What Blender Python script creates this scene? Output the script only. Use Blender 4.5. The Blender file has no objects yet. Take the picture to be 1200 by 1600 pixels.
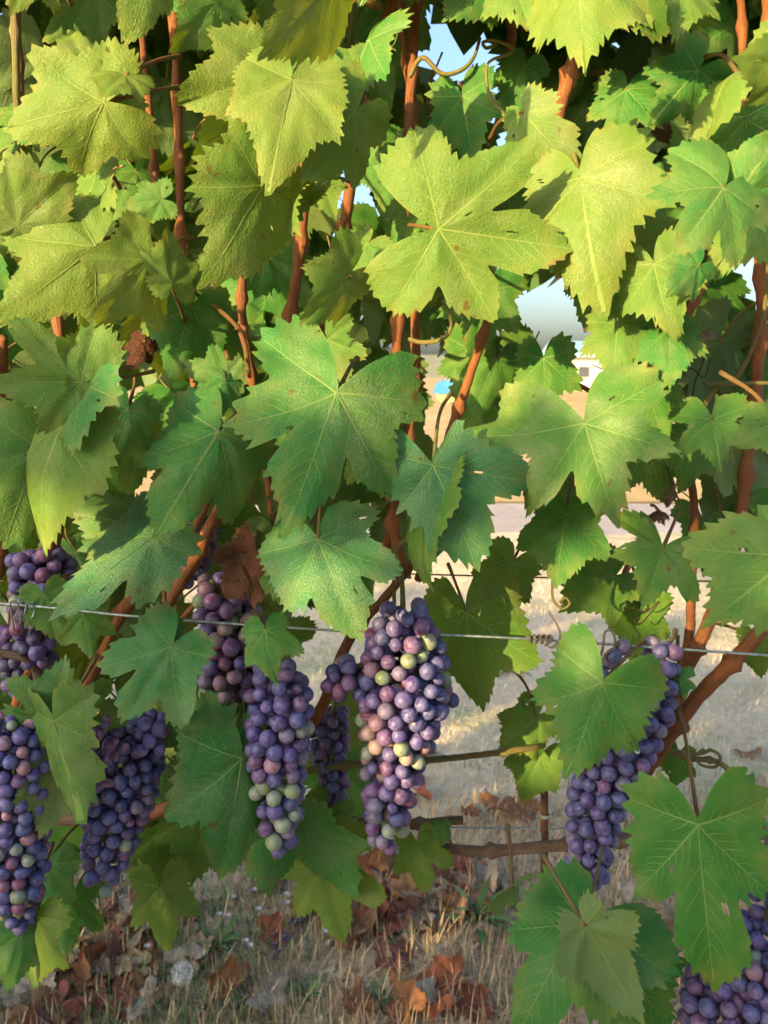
import bpy, math, random
import numpy as np
from mathutils import Vector, Matrix
R = math.radians
random.seed(7)
sc = bpy.context.scene
C = sc.collection

# ------------------------------------------------------------------ camera, sky, sun, exposure
CAM_H, PITCH, F = 1.2, R(-10.0), 1202.0          # F: focal length in pixels of a 1200 x 1600 frame
cam_d = bpy.data.cameras.new('camera')
cam = bpy.data.objects.new('camera', cam_d); C.objects.link(cam)
cam.location = (0, 0, CAM_H); cam.rotation_euler = (R(90) + PITCH, 0, 0)
cam_d.sensor_fit = 'VERTICAL'; cam_d.sensor_height = 24.0
cam_d.lens = 24.0 * F / 1600.0
cam_d.clip_start = 0.02; cam_d.clip_end = 3000
cam_d.dof.use_dof = True; cam_d.dof.focus_distance = 0.66; cam_d.dof.aperture_fstop = cam_d.lens / 2.4
sc.camera = cam

SUN_AZ, SUN_EL = R(44), R(14)                     # low sun behind the camera, to its left
world = bpy.data.worlds.new('World'); sc.world = world; world.use_nodes = True
wn = world.node_tree.nodes; wl = world.node_tree.links
bg = wn['Background']
sky = wn.new('ShaderNodeTexSky'); sky.sky_type = 'NISHITA'; sky.sun_disc = False
sky.sun_elevation = SUN_EL; sky.sun_rotation = R(180) + SUN_AZ
sky.air_density = 1.0; sky.dust_density = 5.0; sky.ozone_density = 2.2
wl.new(sky.outputs[0], bg.inputs[0]); bg.inputs[1].default_value = 0.145
sun_d = bpy.data.lights.new('sun', 'SUN'); sun_d.energy = 3.7; sun_d.angle = R(0.6); sun_d.color = (1.0, 0.72, 0.33)
sun = bpy.data.objects.new('sun', sun_d); C.objects.link(sun)
S = Vector((-math.sin(SUN_AZ) * math.cos(SUN_EL), -math.cos(SUN_AZ) * math.cos(SUN_EL), math.sin(SUN_EL)))
sun.rotation_euler = S.to_track_quat('Z', 'Y').to_euler()
sun.location = S * 20
sc.view_settings.view_transform = 'Standard'; sc.view_settings.look = 'None'
sc.view_settings.exposure = 1.78; sc.view_settings.gamma = 1.0
sc.render.engine = 'CYCLES'
sc.cycles.use_denoising = True
sc.cycles.use_adaptive_sampling = True; sc.cycles.adaptive_threshold = .035
sc.cycles.max_bounces = 4; sc.cycles.transmission_bounces = 3; sc.cycles.diffuse_bounces = 2; sc.cycles.glossy_bounces = 2; sc.cycles.transparent_max_bounces = 6

# ------------------------------------------------------------------ helpers
cp, sp_ = math.cos(PITCH), math.sin(PITCH)
def P(px, py, Y):
    """the point that stands Y metres in front of the camera (world y) where the photo has (px, py)"""
    u, v = (px - 600) / F, -(py - 800) / F
    d = Vector((u, cp - v * sp_, sp_ + v * cp))
    return Vector((0, 0, CAM_H)) + d * (Y / d.y)
def ground_at(px, py):
    u, v = (px - 600) / F, -(py - 800) / F
    d = Vector((u, cp - v * sp_, sp_ + v * cp))
    return Vector((0, 0, CAM_H)) + d * (CAM_H / -d.z)

def link(name, data, parent=None):
    o = bpy.data.objects.new(name, data); C.objects.link(o)
    if parent is not None: o.parent = parent
    return o
def tag(o, label=None, cat=None, group=None, kind=None):
    if label: o['label'] = label
    if cat: o['category'] = cat
    if group: o['group'] = group
    if kind: o['kind'] = kind
    return o
def mesh(name, V, Fc, mats, mi=None, uv=None, smooth=True):
    me = bpy.data.meshes.new(name)
    me.from_pydata(np.asarray(V, dtype=np.float32), [], Fc)
    for m in mats: me.materials.append(m)
    if mi is not None: me.polygons.foreach_set('material_index', mi)
    if smooth: me.polygons.foreach_set('use_smooth', [True] * len(me.polygons))
    if uv is not None:
        l = me.uv_layers.new(name='UVMap')
        idx = np.empty(len(me.loops), dtype=np.int32); me.loops.foreach_get('vertex_index', idx)
        l.data.foreach_set('uv', np.asarray(uv, dtype=np.float32)[idx].ravel())
    me.update()
    return me
def empty(name, loc=(0, 0, 0)):
    o = link(name, None); o.location = loc; o.empty_display_size = .05
    return o
def catmull(pts, n=8):
    pts = [np.array(p, float) for p in pts]
    if len(pts) < 3:
        return [pts[0] + (pts[1] - pts[0]) * i / n for i in range(n + 1)]
    q = [2 * pts[0] - pts[1]] + pts + [2 * pts[-1] - pts[-2]]
    out = []
    for i in range(1, len(q) - 2):
        for k in range(n):
            t = k / n
            a, b, c, d = q[i - 1], q[i], q[i + 1], q[i + 2]
            out.append(.5 * ((2 * b) + (c - a) * t + (2 * a - 5 * b + 4 * c - d) * t * t + (3 * b - a - 3 * c + d) * t ** 3))
    out.append(q[-2])
    return out
def tube_data(path, radii, sides=8, cap=True, rough=0., rng=None):
    path = [np.array(p, float) for p in path]; n = len(path)
    radii = np.interp(np.linspace(0, 1, n), np.linspace(0, 1, len(radii)), radii) if len(radii) != n else np.array(radii, float)
    V, Fc = [], []
    up = np.array([.31, .17, .93]); prev = None
    for i, p in enumerate(path):
        t = path[min(i + 1, n - 1)] - path[max(i - 1, 0)]; t = t / (np.linalg.norm(t) + 1e-12)
        a = (up if prev is None else prev); a = a - t * a.dot(t); a /= np.linalg.norm(a) + 1e-12; prev = a
        b = np.cross(t, a)
        for k in range(sides):
            w = 2 * math.pi * k / sides
            r = radii[i] * (1 + (rng.uniform(-rough, rough) if rough and rng else 0))
            V.append(p + (a * math.cos(w) + b * math.sin(w)) * r)
    for i in range(n - 1):
        for k in range(sides):
            k2 = (k + 1) % sides
            Fc.append((i * sides + k, i * sides + k2, (i + 1) * sides + k2, (i + 1) * sides + k))
    if cap:
        Fc.append(tuple(range(sides - 1, -1, -1))); Fc.append(tuple((n - 1) * sides + k for k in range(sides)))
    return V, Fc
def tube(name, path, radii, mat, parent=None, sides=8, rough=0., rng=None):
    V, Fc = tube_data(path, radii, sides, True, rough, rng)
    uv = []
    n = len(path); acc = 0
    for i in range(n):
        if i: acc += float(np.linalg.norm(np.array(path[i]) - np.array(path[i - 1])))
        for k in range(sides): uv.append((abs(2 * k / sides - 1), acc))
    return link(name, mesh(name, V, Fc, [mat], uv=uv), parent)

_rs = np.random.RandomState(3)
_G = _rs.rand(64, 64)
def noise2(x, y):
    x = np.asarray(x, float); y = np.asarray(y, float)
    xi = np.floor(x).astype(int); yi = np.floor(y).astype(int)
    fx = x - xi; fy = y - yi; fx = fx * fx * (3 - 2 * fx); fy = fy * fy * (3 - 2 * fy)
    g = lambda a, b: _G[a % 64, b % 64]
    return (g(xi, yi) * (1 - fx) + g(xi + 1, yi) * fx) * (1 - fy) + (g(xi, yi + 1) * (1 - fx) + g(xi + 1, yi + 1) * fx) * fy

# ------------------------------------------------------------------ materials
class NT:
    def __init__(s, name):
        s.m = bpy.data.materials.new(name); s.m.use_nodes = True
        s.t = s.m.node_tree; s.n = s.t.nodes; s.l = s.t.links
        s.b = s.n['Principled BSDF']; s.out = s.n['Material Output']
    def node(s, typ, **kw):
        n = s.n.new(typ)
        for k, v in kw.items(): setattr(n, k, v)
        return n
    def set(s, sock, v):
        if isinstance(v, bpy.types.NodeSocket): s.l.new(v, sock)
        elif isinstance(v, (tuple, list)) and len(v) == 3 and sock.type == 'RGBA': sock.default_value = (*v, 1)
        else: sock.default_value = v
    def mix(s, f, a, b, blend='MIX'):
        n = s.node('ShaderNodeMix', data_type='RGBA', blend_type=blend)
        s.set(n.inputs[0], f); s.set(n.inputs[6], a); s.set(n.inputs[7], b)
        return n.outputs[2]
    def math(s, op, a, b=0.0, c=None):
        n = s.node('ShaderNodeMath', operation=op); s.set(n.inputs[0], a); s.set(n.inputs[1], b)
        if c is not None: s.set(n.inputs[2], c)
        return n.outputs[0]
    def ramp(s, v, lo, hi, a=0.0, b=1.0):
        n = s.node('ShaderNodeMapRange'); n.clamp = True
        for i, q in enumerate((v, lo, hi, a, b)): s.set(n.inputs[i], q)
        return n.outputs[0]
    def noise(s, vec, scale, detail=3, rough=.55):
        n = s.node('ShaderNodeTexNoise'); s.set(n.inputs['Vector'], vec)
        n.inputs['Scale'].default_value = scale; n.inputs['Detail'].default_value = detail; n.inputs['Roughness'].default_value = rough
        return n.outputs[0]
    def voro(s, vec, scale, feature='DISTANCE_TO_EDGE'):
        n = s.node('ShaderNodeTexVoronoi', feature=feature); s.set(n.inputs['Vector'], vec); n.inputs['Scale'].default_value = scale
        return n.outputs[0]
    def bump(s, h, strength, dist, normal=None):
        n = s.node('ShaderNodeBump'); n.inputs['Strength'].default_value = strength; n.inputs['Distance'].default_value = dist
        s.set(n.inputs['Height'], h)
        if normal is not None: s.l.new(normal, n.inputs['Normal'])
        return n.outputs[0]
    def vadd(s, a, b):
        n = s.node('ShaderNodeVectorMath', operation='ADD'); s.set(n.inputs[0], a); s.set(n.inputs[1], b); return n.outputs[0]

def mat_leaf(name, vein=False):
    t = NT(name)
    uv = t.node('ShaderNodeUVMap').outputs[0]
    oi = t.node('ShaderNodeObjectInfo')
    sep = t.node('ShaderNodeSeparateColor'); t.l.new(oi.outputs['Color'], sep.inputs[0])
    yel, dust, hue = sep.outputs[0], sep.outputs[1], sep.outputs[2]
    comb = t.node('ShaderNodeCombineXYZ'); t.l.new(t.math('MULTIPLY', oi.outputs['Random'], 40.0), comb.inputs[2])
    vec = t.vadd(uv, comb.outputs[0])
    big = t.noise(vec, 2.2, 3)
    fine = t.noise(vec, 14, 2)
    sm = t.node('ShaderNodeVectorMath', operation='SCALE'); t.l.new(fine, sm.inputs[0]); sm.inputs['Scale'].default_value = .06
    ret = t.voro(t.vadd(vec, sm.outputs[0]), 34.0)
    retm = t.ramp(ret, 0.0, .09); rets = t.ramp(ret, 0.0, .34)
    green = t.mix(hue, (.038, .175, .017), (.028, .175, .042))
    yellow = (.165, .225, .034)  # tuned to sunlit leaves: the sun's yellow is put into the colour
    f = t.math('ADD', yel, t.ramp(big, .3, .75, -.18, .25)); f = t.math('ADD', f, t.ramp(fine, .3, .7, -.06, .06))
    cl = t.node('ShaderNodeClamp'); t.l.new(f, cl.inputs[0])
    col = t.mix(cl.outputs[0], green, yellow)
    under = t.mix(cl.outputs[0], (.125, .215, .080), (.20, .26, .065))
    if vein:
        col = t.mix(.48, col, (.30, .36, .10)); under = t.mix(.55, under, (.32, .34, .15))
    else:
        col = t.mix(t.math('MULTIPLY', t.math('SUBTRACT', 1.0, retm), .17), col, (.17, .21, .05))
        under = t.mix(t.math('MULTIPLY', t.math('SUBTRACT', 1.0, retm), .35), under, (.26, .30, .12))
        # pale spray residue: fine specks in patches
        sp = t.noise(vec, 130, 1, .7); pat = big
        spm = t.ramp(sp, .56, .68); patm = t.ramp(t.math('ADD', pat, t.math('MULTIPLY', dust, .38)), .58, .86)
        dm = t.math('MULTIPLY', t.math('MULTIPLY', spm, patm), .6)
        film = t.math('MULTIPLY', patm, .06)
        col = t.mix(film, col, (.33, .40, .34)); col = t.mix(dm, col, (.52, .56, .50))
        # dry brown rim and yellowing towards it
        rim = t.node('ShaderNodeAttribute', attribute_name='rim').outputs['Fac']
        rn = t.noise(t.vadd(vec, (3.1, 8.3, 2)), 4.2, 2)
        ym = t.math('MULTIPLY', t.ramp(rim, .62, 1.0), t.ramp(rn, .42, .66))
        col = t.mix(t.math('MULTIPLY', ym, .55), col, (.24, .25, .05))
        bm = t.math('MULTIPLY', t.ramp(t.math('ADD', rim, t.math('MULTIPLY', rn, .25)), 1.13, 1.17), 1.0)
        col = t.mix(t.math('MULTIPLY', bm, .85), col, (.17, .085, .03))
        # a few brown scars
        sc_ = t.ramp(t.noise(t.vadd(vec, (7.1, 3.3, 0)), 7, 1), .735, .765)
        col = t.mix(t.math('MULTIPLY', sc_, .8), col, (.12, .065, .02))
    geo = t.node('ShaderNodeNewGeometry')
    full = t.mix(geo.outputs['Backfacing'], col, under)
    t.set(t.b.inputs['Base Color'], full)
    t.set(t.b.inputs['Roughness'], t.ramp(fine, .3, .7, .48, .64)); t.b.inputs['Specular IOR Level'].default_value = .22
    if not vein:
        h = t.math('ADD', t.math('MULTIPLY', rets, .55), t.math('MULTIPLY', fine, 1.5))
        nb = t.bump(h, .34, .0016); t.l.new(nb, t.b.inputs['Normal'])
    tr = t.node('ShaderNodeBsdfTranslucent')
    t.set(tr.inputs[0], t.mix(cl.outputs[0], (.16, .27, .010), (.40, .40, .02)) if not vein else (.34, .40, .06))
    mx = t.node('ShaderNodeMixShader'); mx.inputs[0].default_value = .20 if not vein else .16
    t.l.new(t.b.outputs[0], mx.inputs[1]); t.l.new(tr.outputs[0], mx.inputs[2]); t.l.new(mx.outputs[0], t.out.inputs[0])
    return t.m
def mat_leaf_plain():
    t = NT('leaf_plain'); g = t.node('ShaderNodeNewGeometry')
    col = t.mix(t.ramp(t.noise(g.outputs['Position'], 6, 2), .3, .7), (.034, .135, .022), (.085, .165, .028))
    t.set(t.b.inputs['Base Color'], col); t.b.inputs['Roughness'].default_value = .55
    tr = t.node('ShaderNodeBsdfTranslucent'); tr.inputs[0].default_value = (.22, .30, .015, 1)
    mx = t.node('ShaderNodeMixShader'); mx.inputs[0].default_value = .2
    t.l.new(t.b.outputs[0], mx.inputs[1]); t.l.new(tr.outputs[0], mx.inputs[2]); t.l.new(mx.outputs[0], t.out.inputs[0])
    return t.m
M_LEAFP = mat_leaf_plain()
M_LEAF = mat_leaf('leaf_blade'); M_VEIN = mat_leaf('leaf_vein', True)

def mat_dead(name):
    t = NT(name); uv = t.node('ShaderNodeUVMap').outputs[0]
    oi = t.node('ShaderNodeObjectInfo')
    comb = t.node('ShaderNodeCombineXYZ'); t.l.new(t.math('MULTIPLY', oi.outputs['Random'], 40.0), comb.inputs[2])
    vec = t.vadd(uv, comb.outputs[0])
    n1 = t.noise(vec, 3.0, 4); ret = t.ramp(t.voro(vec, 14), 0, .08)
    a = t.mix(t.ramp(n1, .35, .68), oi.outputs['Color'], t.mix(.55, oi.outputs['Color'], (.12, .05, .025)))
    a = t.mix(t.math('MULTIPLY', t.math('SUBTRACT', 1.0, ret), .3), a, (.40, .26, .14))
    t.set(t.b.inputs['Base Color'], a); t.b.inputs['Roughness'].default_value = .8; t.b.inputs['Specular IOR Level'].default_value = .2
    nb = t.bump(t.math('ADD', t.noise(vec, 9, 3), t.math('MULTIPLY', ret, .3)), .6, .004); t.l.new(nb, t.b.inputs['Normal'])
    tr = t.node('ShaderNodeBsdfTranslucent'); t.l.new(a, tr.inputs[0])
    mx = t.node('ShaderNodeMixShader'); mx.inputs[0].default_value = .2
    t.l.new(t.b.outputs[0], mx.inputs[1]); t.l.new(tr.outputs[0], mx.inputs[2]); t.l.new(mx.outputs[0], t.out.inputs[0])
    return t.m
M_DEAD = mat_dead('dry_leaf')

def mat_wood(name, c1, c2, c3, scale=1.0, rough=.65):
    t = NT(name); uv = t.node('ShaderNodeUVMap').outputs[0]
    geo = t.node('ShaderNodeNewGeometry')
    mp = t.node('ShaderNodeMapping'); t.l.new(uv, mp.inputs[0]); mp.inputs['Scale'].default_value = (9, 26 * scale, 1)
    st = t.noise(mp.outputs[0], 1.6, 4, .65)
    pos = t.noise(geo.outputs['Position'], 38, 3)
    fib = t.node('ShaderNodeMapping'); t.l.new(uv, fib.inputs[0]); fib.inputs['Scale'].default_value = (30, 20 * scale, 1)
    fb = t.noise(fib.outputs[0], 1.0, 3)
    col = t.mix(t.ramp(pos, .32, .66), c1, c2); col = t.mix(t.ramp(st, .45, .72, 0, .75), col, c3)
    t.set(t.b.inputs['Base Color'], col); t.b.inputs['Roughness'].default_value = rough; t.b.inputs['Specular IOR Level'].default_value = .35
    nb = t.bump(t.math('ADD', fb, st), .7, .0016); t.l.new(nb, t.b.inputs['Normal'])
    return t.m
M_CANE = mat_wood('brown_cane', (.30, .105, .028), (.20, .070, .022), (.085, .035, .014))
M_BARK = mat_wood('peeling_bark', (.15, .085, .05), (.25, .17, .11), (.05, .028, .018), 1.5, .85)
M_GREENCANE = mat_wood('green_shoot', (.16, .17, .04), (.21, .14, .045), (.10, .08, .03), .6, .5)
M_PET = mat_wood('petiole_red', (.22, .085, .035), (.17, .14, .04), (.12, .06, .02), .6, .5)
M_PETG = mat_wood('petiole_green', (.20, .22, .055), (.22, .16, .05), (.14, .12, .04), .6, .5)
M_TENDRIL = mat_wood('dry_tendril', (.26, .19, .13), (.38, .31, .23), (.12, .08, .05), 1, .8)
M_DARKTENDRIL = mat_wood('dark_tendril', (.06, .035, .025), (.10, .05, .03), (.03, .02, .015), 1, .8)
M_RUST = mat_wood('rusty_iron', (.13, .062, .04), (.085, .042, .03), (.17, .085, .05), .5, .8)

def mat_wire():
    t = NT('galvanised_wire'); g = t.node('ShaderNodeNewGeometry')
    n = t.noise(g.outputs['Position'], 160, 3)
    t.set(t.b.inputs['Base Color'], t.mix(t.ramp(n, .4, .65), (.42, .50, .50), (.25, .29, .29)))
    t.b.inputs['Metallic'].default_value = .55; t.set(t.b.inputs['Roughness'], t.ramp(n, .3, .7, .35, .6))
    return t.m
M_WIRE = mat_wire()

def mat_grape():
    t = NT('grape_skin')
    tc = t.node('ShaderNodeTexCoord'); oi = t.node('ShaderNodeObjectInfo')
    comb = t.node('ShaderNodeCombineXYZ'); t.l.new(t.math('MULTIPLY', oi.outputs['Random'], 37.0), comb.inputs[0])
    vec = t.vadd(tc.outputs['Object'], comb.outputs[0])
    n1 = t.noise(vec, 1.1, 3); n2 = t.noise(vec, 4.5, 4, .65)
    col = t.mix(t.ramp(n1, .32, .7), oi.outputs['Color'], t.mix(.45, oi.outputs['Color'], (.14, .03, .065)))
    # waxy bloom, rubbed off in patches
    bl = t.math('MULTIPLY', t.ramp(n1, .28, .55, .25, 1), t.ramp(n2, .36, .6, .35, 1))
    rub = t.ramp(t.noise(t.vadd(vec, (5, 9, 1)), 1.4, 3), .54, .62, 1, .12)
    bl = t.math('MULTIPLY', bl, rub)
    bloomc = t.mix(.38, (.27, .35, .78), t.mix(.4, oi.outputs['Color'], (.7, .65, .72)))
    col = t.mix(t.math('MULTIPLY', bl, .40), col, bloomc)
    # the dark scar at the tip and small scratches
    sepv = t.node('ShaderNodeSeparateXYZ'); t.l.new(tc.outputs['Object'], sepv.inputs[0])
    scar = t.ramp(sepv.outputs[2], -.985, -.992)
    col = t.mix(t.math('MULTIPLY', scar, .85), col, (.035, .018, .012))
    scr = t.ramp(t.noise(t.vadd(vec, (2, 4, 8)), 2.6, 4, .7), .70, .74)
    col = t.mix(t.math('MULTIPLY', scr, .6), col, (.05, .02, .03))
    t.set(t.b.inputs['Base Color'], col)
    t.set(t.b.inputs['Roughness'], t.ramp(bl, 0, 1, .34, .62)); t.b.inputs['Specular IOR Level'].default_value = .5
    nb = t.bump(n2, .25, .0006); t.l.new(nb, t.b.inputs['Normal'])
    return t.m
M_GRAPE = mat_grape()

def mat_simple(name, c1, c2, scale, rough=.8, bump=.3, dist=.01, c3=None, scale3=2.0):
    t = NT(name); g = t.node('ShaderNodeNewGeometry')
    n = t.noise(g.outputs['Position'], scale, 5, .6)
    col = t.mix(t.ramp(n, .35, .65), c1, c2)
    if c3: col = t.mix(t.ramp(t.noise(g.outputs['Position'], scale3, 4), .5, .68), col, c3)
    t.set(t.b.inputs['Base Color'], col); t.b.inputs['Roughness'].default_value = rough; t.b.inputs['Specular IOR Level'].default_value = .25
    t.l.new(t.bump(n, bump, dist), t.b.inputs['Normal'])
    return t.m
def mat_blade(name, c1, c2, rough=.7):
    t = NT(name); uv = t.node('ShaderNodeUVMap').outputs[0]
    s = t.node('ShaderNodeSeparateXYZ'); t.l.new(uv, s.inputs[0])
    t.set(t.b.inputs['Base Color'], t.mix(s.outputs[0], c1, c2)); t.b.inputs['Roughness'].default_value = rough; t.b.inputs['Specular IOR Level'].default_value = .25
    return t.m

# ------------------------------------------------------------------ vine leaf meshes
DEF = dict(l1=.80, l2=.60, s1=.66, s2=.52, a1=52, a2=106, w=5.5, pet=16, cut=None)
def radius_fn(th, p, side, rng):
    """margin radius at angle th (degrees from the tip) on one side"""
    a1, a2 = p['a1'], p['a2']
    l1, l2 = p['l1'][side] if isinstance(p['l1'], tuple) else p['l1'], p['l2'][side] if isinstance(p['l2'], tuple) else p['l2']
    s1, s2 = p['s1'][side] if isinstance(p['s1'], tuple) else p['s1'], p['s2'][side] if isinstance(p['s2'], tuple) else p['s2']
    b1, b2 = a1 * .56, (a1 + a2) * .5
    if s1 > .6: s1 = .6 + (s1 - .6) * .55
    if s2 > .5: s2 = .5 + (s2 - .5) * .6
    e1 = .68 if s1 < .58 else s1 - .07; e2 = .60 if s2 < .50 else s2 - .06
    xs = [0, 7, 16, b1 - 3, b1 + 3, a1 - 13, a1 - 4, a1, a1 + 7, b2 - 5, b2 + 5, a2 - 12, a2, a2 + 16, a2 + 34, 180 - p['pet'] - 8, 180 - p['pet'] + 3, 180]
    ys = [1.0, .90, .77, e1 + .03, e1 + .01, l1 * .84, l1 * .95, l1, l1 * .90, e2 + .06, e2 + .03, l2 * .92, l2, l2 * .93, l2 * .80, l2 * .58, .10, .02]
    r = np.interp(th, xs, ys)
    w = p['w']
    m = np.zeros_like(r)
    for b, s, e in ((b1, s1, e1), (b2, s2, e2)):
        if s < e - .02:
            k = np.exp(-(np.abs(th - b) / w) ** 3.5)
            r = r * (1 - k * (1 - s / e)); m = np.maximum(m, k)
    return r, m
def leaf_margin(p, N, seed):
    rng = np.random.RandomState(seed)
    th = np.linspace(-180, 180, N + 1)[:-1] + 180.0 / N
    r = np.zeros(N); m = np.zeros(N)
    for side, sel in ((0, th >= 0), (1, th < 0)):
        rr, mm = radius_fn(np.abs(th[sel]), p, side, rng); r[sel] = rr; m[sel] = mm
    # light smoothing then teeth
    r = (np.roll(r, 1) + r * 2 + np.roll(r, -1)) / 4
    r *= 1 + .20 * (noise2(th * .045 + seed * 3.7, np.full(N, seed * 1.3)) - .5)
    tsc = rng.uniform(.8, 1.35)
    for side in (1, -1):
        sel = np.where(th * side >= 0)[0]; sel = sel[np.argsort(np.abs(th[sel]))]
        x, y = r[sel] * np.sin(np.radians(th[sel])), r[sel] * np.cos(np.radians(th[sel]))
        s = np.concatenate([[0], np.cumsum(np.hypot(np.diff(x), np.diff(y)))])
        edges = [0.0]
        while edges[-1] < s[-1] + .2: edges.append(edges[-1] + tsc * rng.choice((.055, .08, .11, .14)))
        k = np.searchsorted(edges, s, side='right') - 1
        e = np.array(edges); t = (s - e[k]) / (e[k + 1] - e[k])
        amp = rng.uniform(.6, 1.5, len(edges))[k]
        tooth = np.where(t < .5, 1 - t / .5, (t - .5) / .5) ** 1.15 * amp
        keep = (1 - m[sel]) * np.clip((175 - p['pet'] - np.abs(th[sel])) / 12, 0, 1)
        r[sel] += (tooth - .5) * .070 * tsc * keep
    r = np.maximum(r, .012)
    return th, r
def deformer(p, q, seed, rfun):
    """flat leaf (x, y) in leaf lengths -> 3-D; q holds the bends"""
    s = seed * 1.917
    ang = [0, p['a1'], -p['a1'], p['a2'], -p['a2']]
    fl, fr = q.get('fl', .10), q.get('fr', .10)
    kx, ky = q.get('kx', .3), q.get('ky', .3)
    wave, puck = q.get('wave', .05), q.get('puck', .020)
    ph = (seed * .77) % 6.28
    sx = q.get('sx', .88)
    def fn(x, y, dz=0.0):
        x = np.asarray(x, float) * sx; y = np.asarray(y, float)
        rr = np.hypot(x, y); th = np.arctan2(x, y)
        d = np.full(x.shape, 9.0)
        for a in ang:
            ux, uy = math.sin(R(a)), math.cos(R(a))
            t = np.maximum(x * ux + y * uy, 0); d = np.minimum(d, np.hypot(x - t * ux, y - t * uy))
        z = puck * (1 - np.exp(-(d / .07) ** 2)) + .022 * (noise2(x * 5 + s, y * 5 + s) - .5) + .011 * (noise2(x * 12 + s, y * 12) - .5)
        z = z + wave * rr ** 3 * np.sin(th * 5 + ph) + wave * .6 * rr ** 4 * np.sin(th * 11 + ph * 2)
        z = z + .10 * (noise2(x * 1.6 + s, y * 1.6 - s) - .5) * q.get('warp', 1.0)
        z = z + dz
        # fold about the midrib
        ax = np.sqrt(x * x + .0016) - .04
        f = np.where(x > 0, fl, fr)
        xx = np.sign(x) * np.abs(x) * np.cos(f); z2 = z * np.cos(f) - ax * np.sin(f); xx = xx + np.sign(x) * z * np.sin(f)
        if abs(kx) > 1e-3:
            a = kx * xx; xx, z2 = np.sin(a) / kx + z2 * np.sin(a), -(1 - np.cos(a)) / kx + z2 * np.cos(a)
        yy = y
        if abs(ky) > 1e-3:
            a = ky * y; yy, z2 = np.sin(a) / ky + z2 * np.sin(a), -(1 - np.cos(a)) / ky + z2 * np.cos(a)
        return np.stack([xx, yy, z2], -1)
    o0 = fn(np.array([0.]), np.array([0.]))[0]; o1 = fn(np.array([0.]), np.array([1.]))[0] - o0
    L = math.hypot(o1[1], o1[2]); c, sn = o1[1] / L, o1[2] / L
    def g(x, y, dz=0.0):
        v = fn(x, y, dz) - o0
        return np.stack([v[..., 0], v[..., 1] * c + v[..., 2] * sn, -v[..., 1] * sn + v[..., 2] * c], -1) / L
    return g
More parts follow.
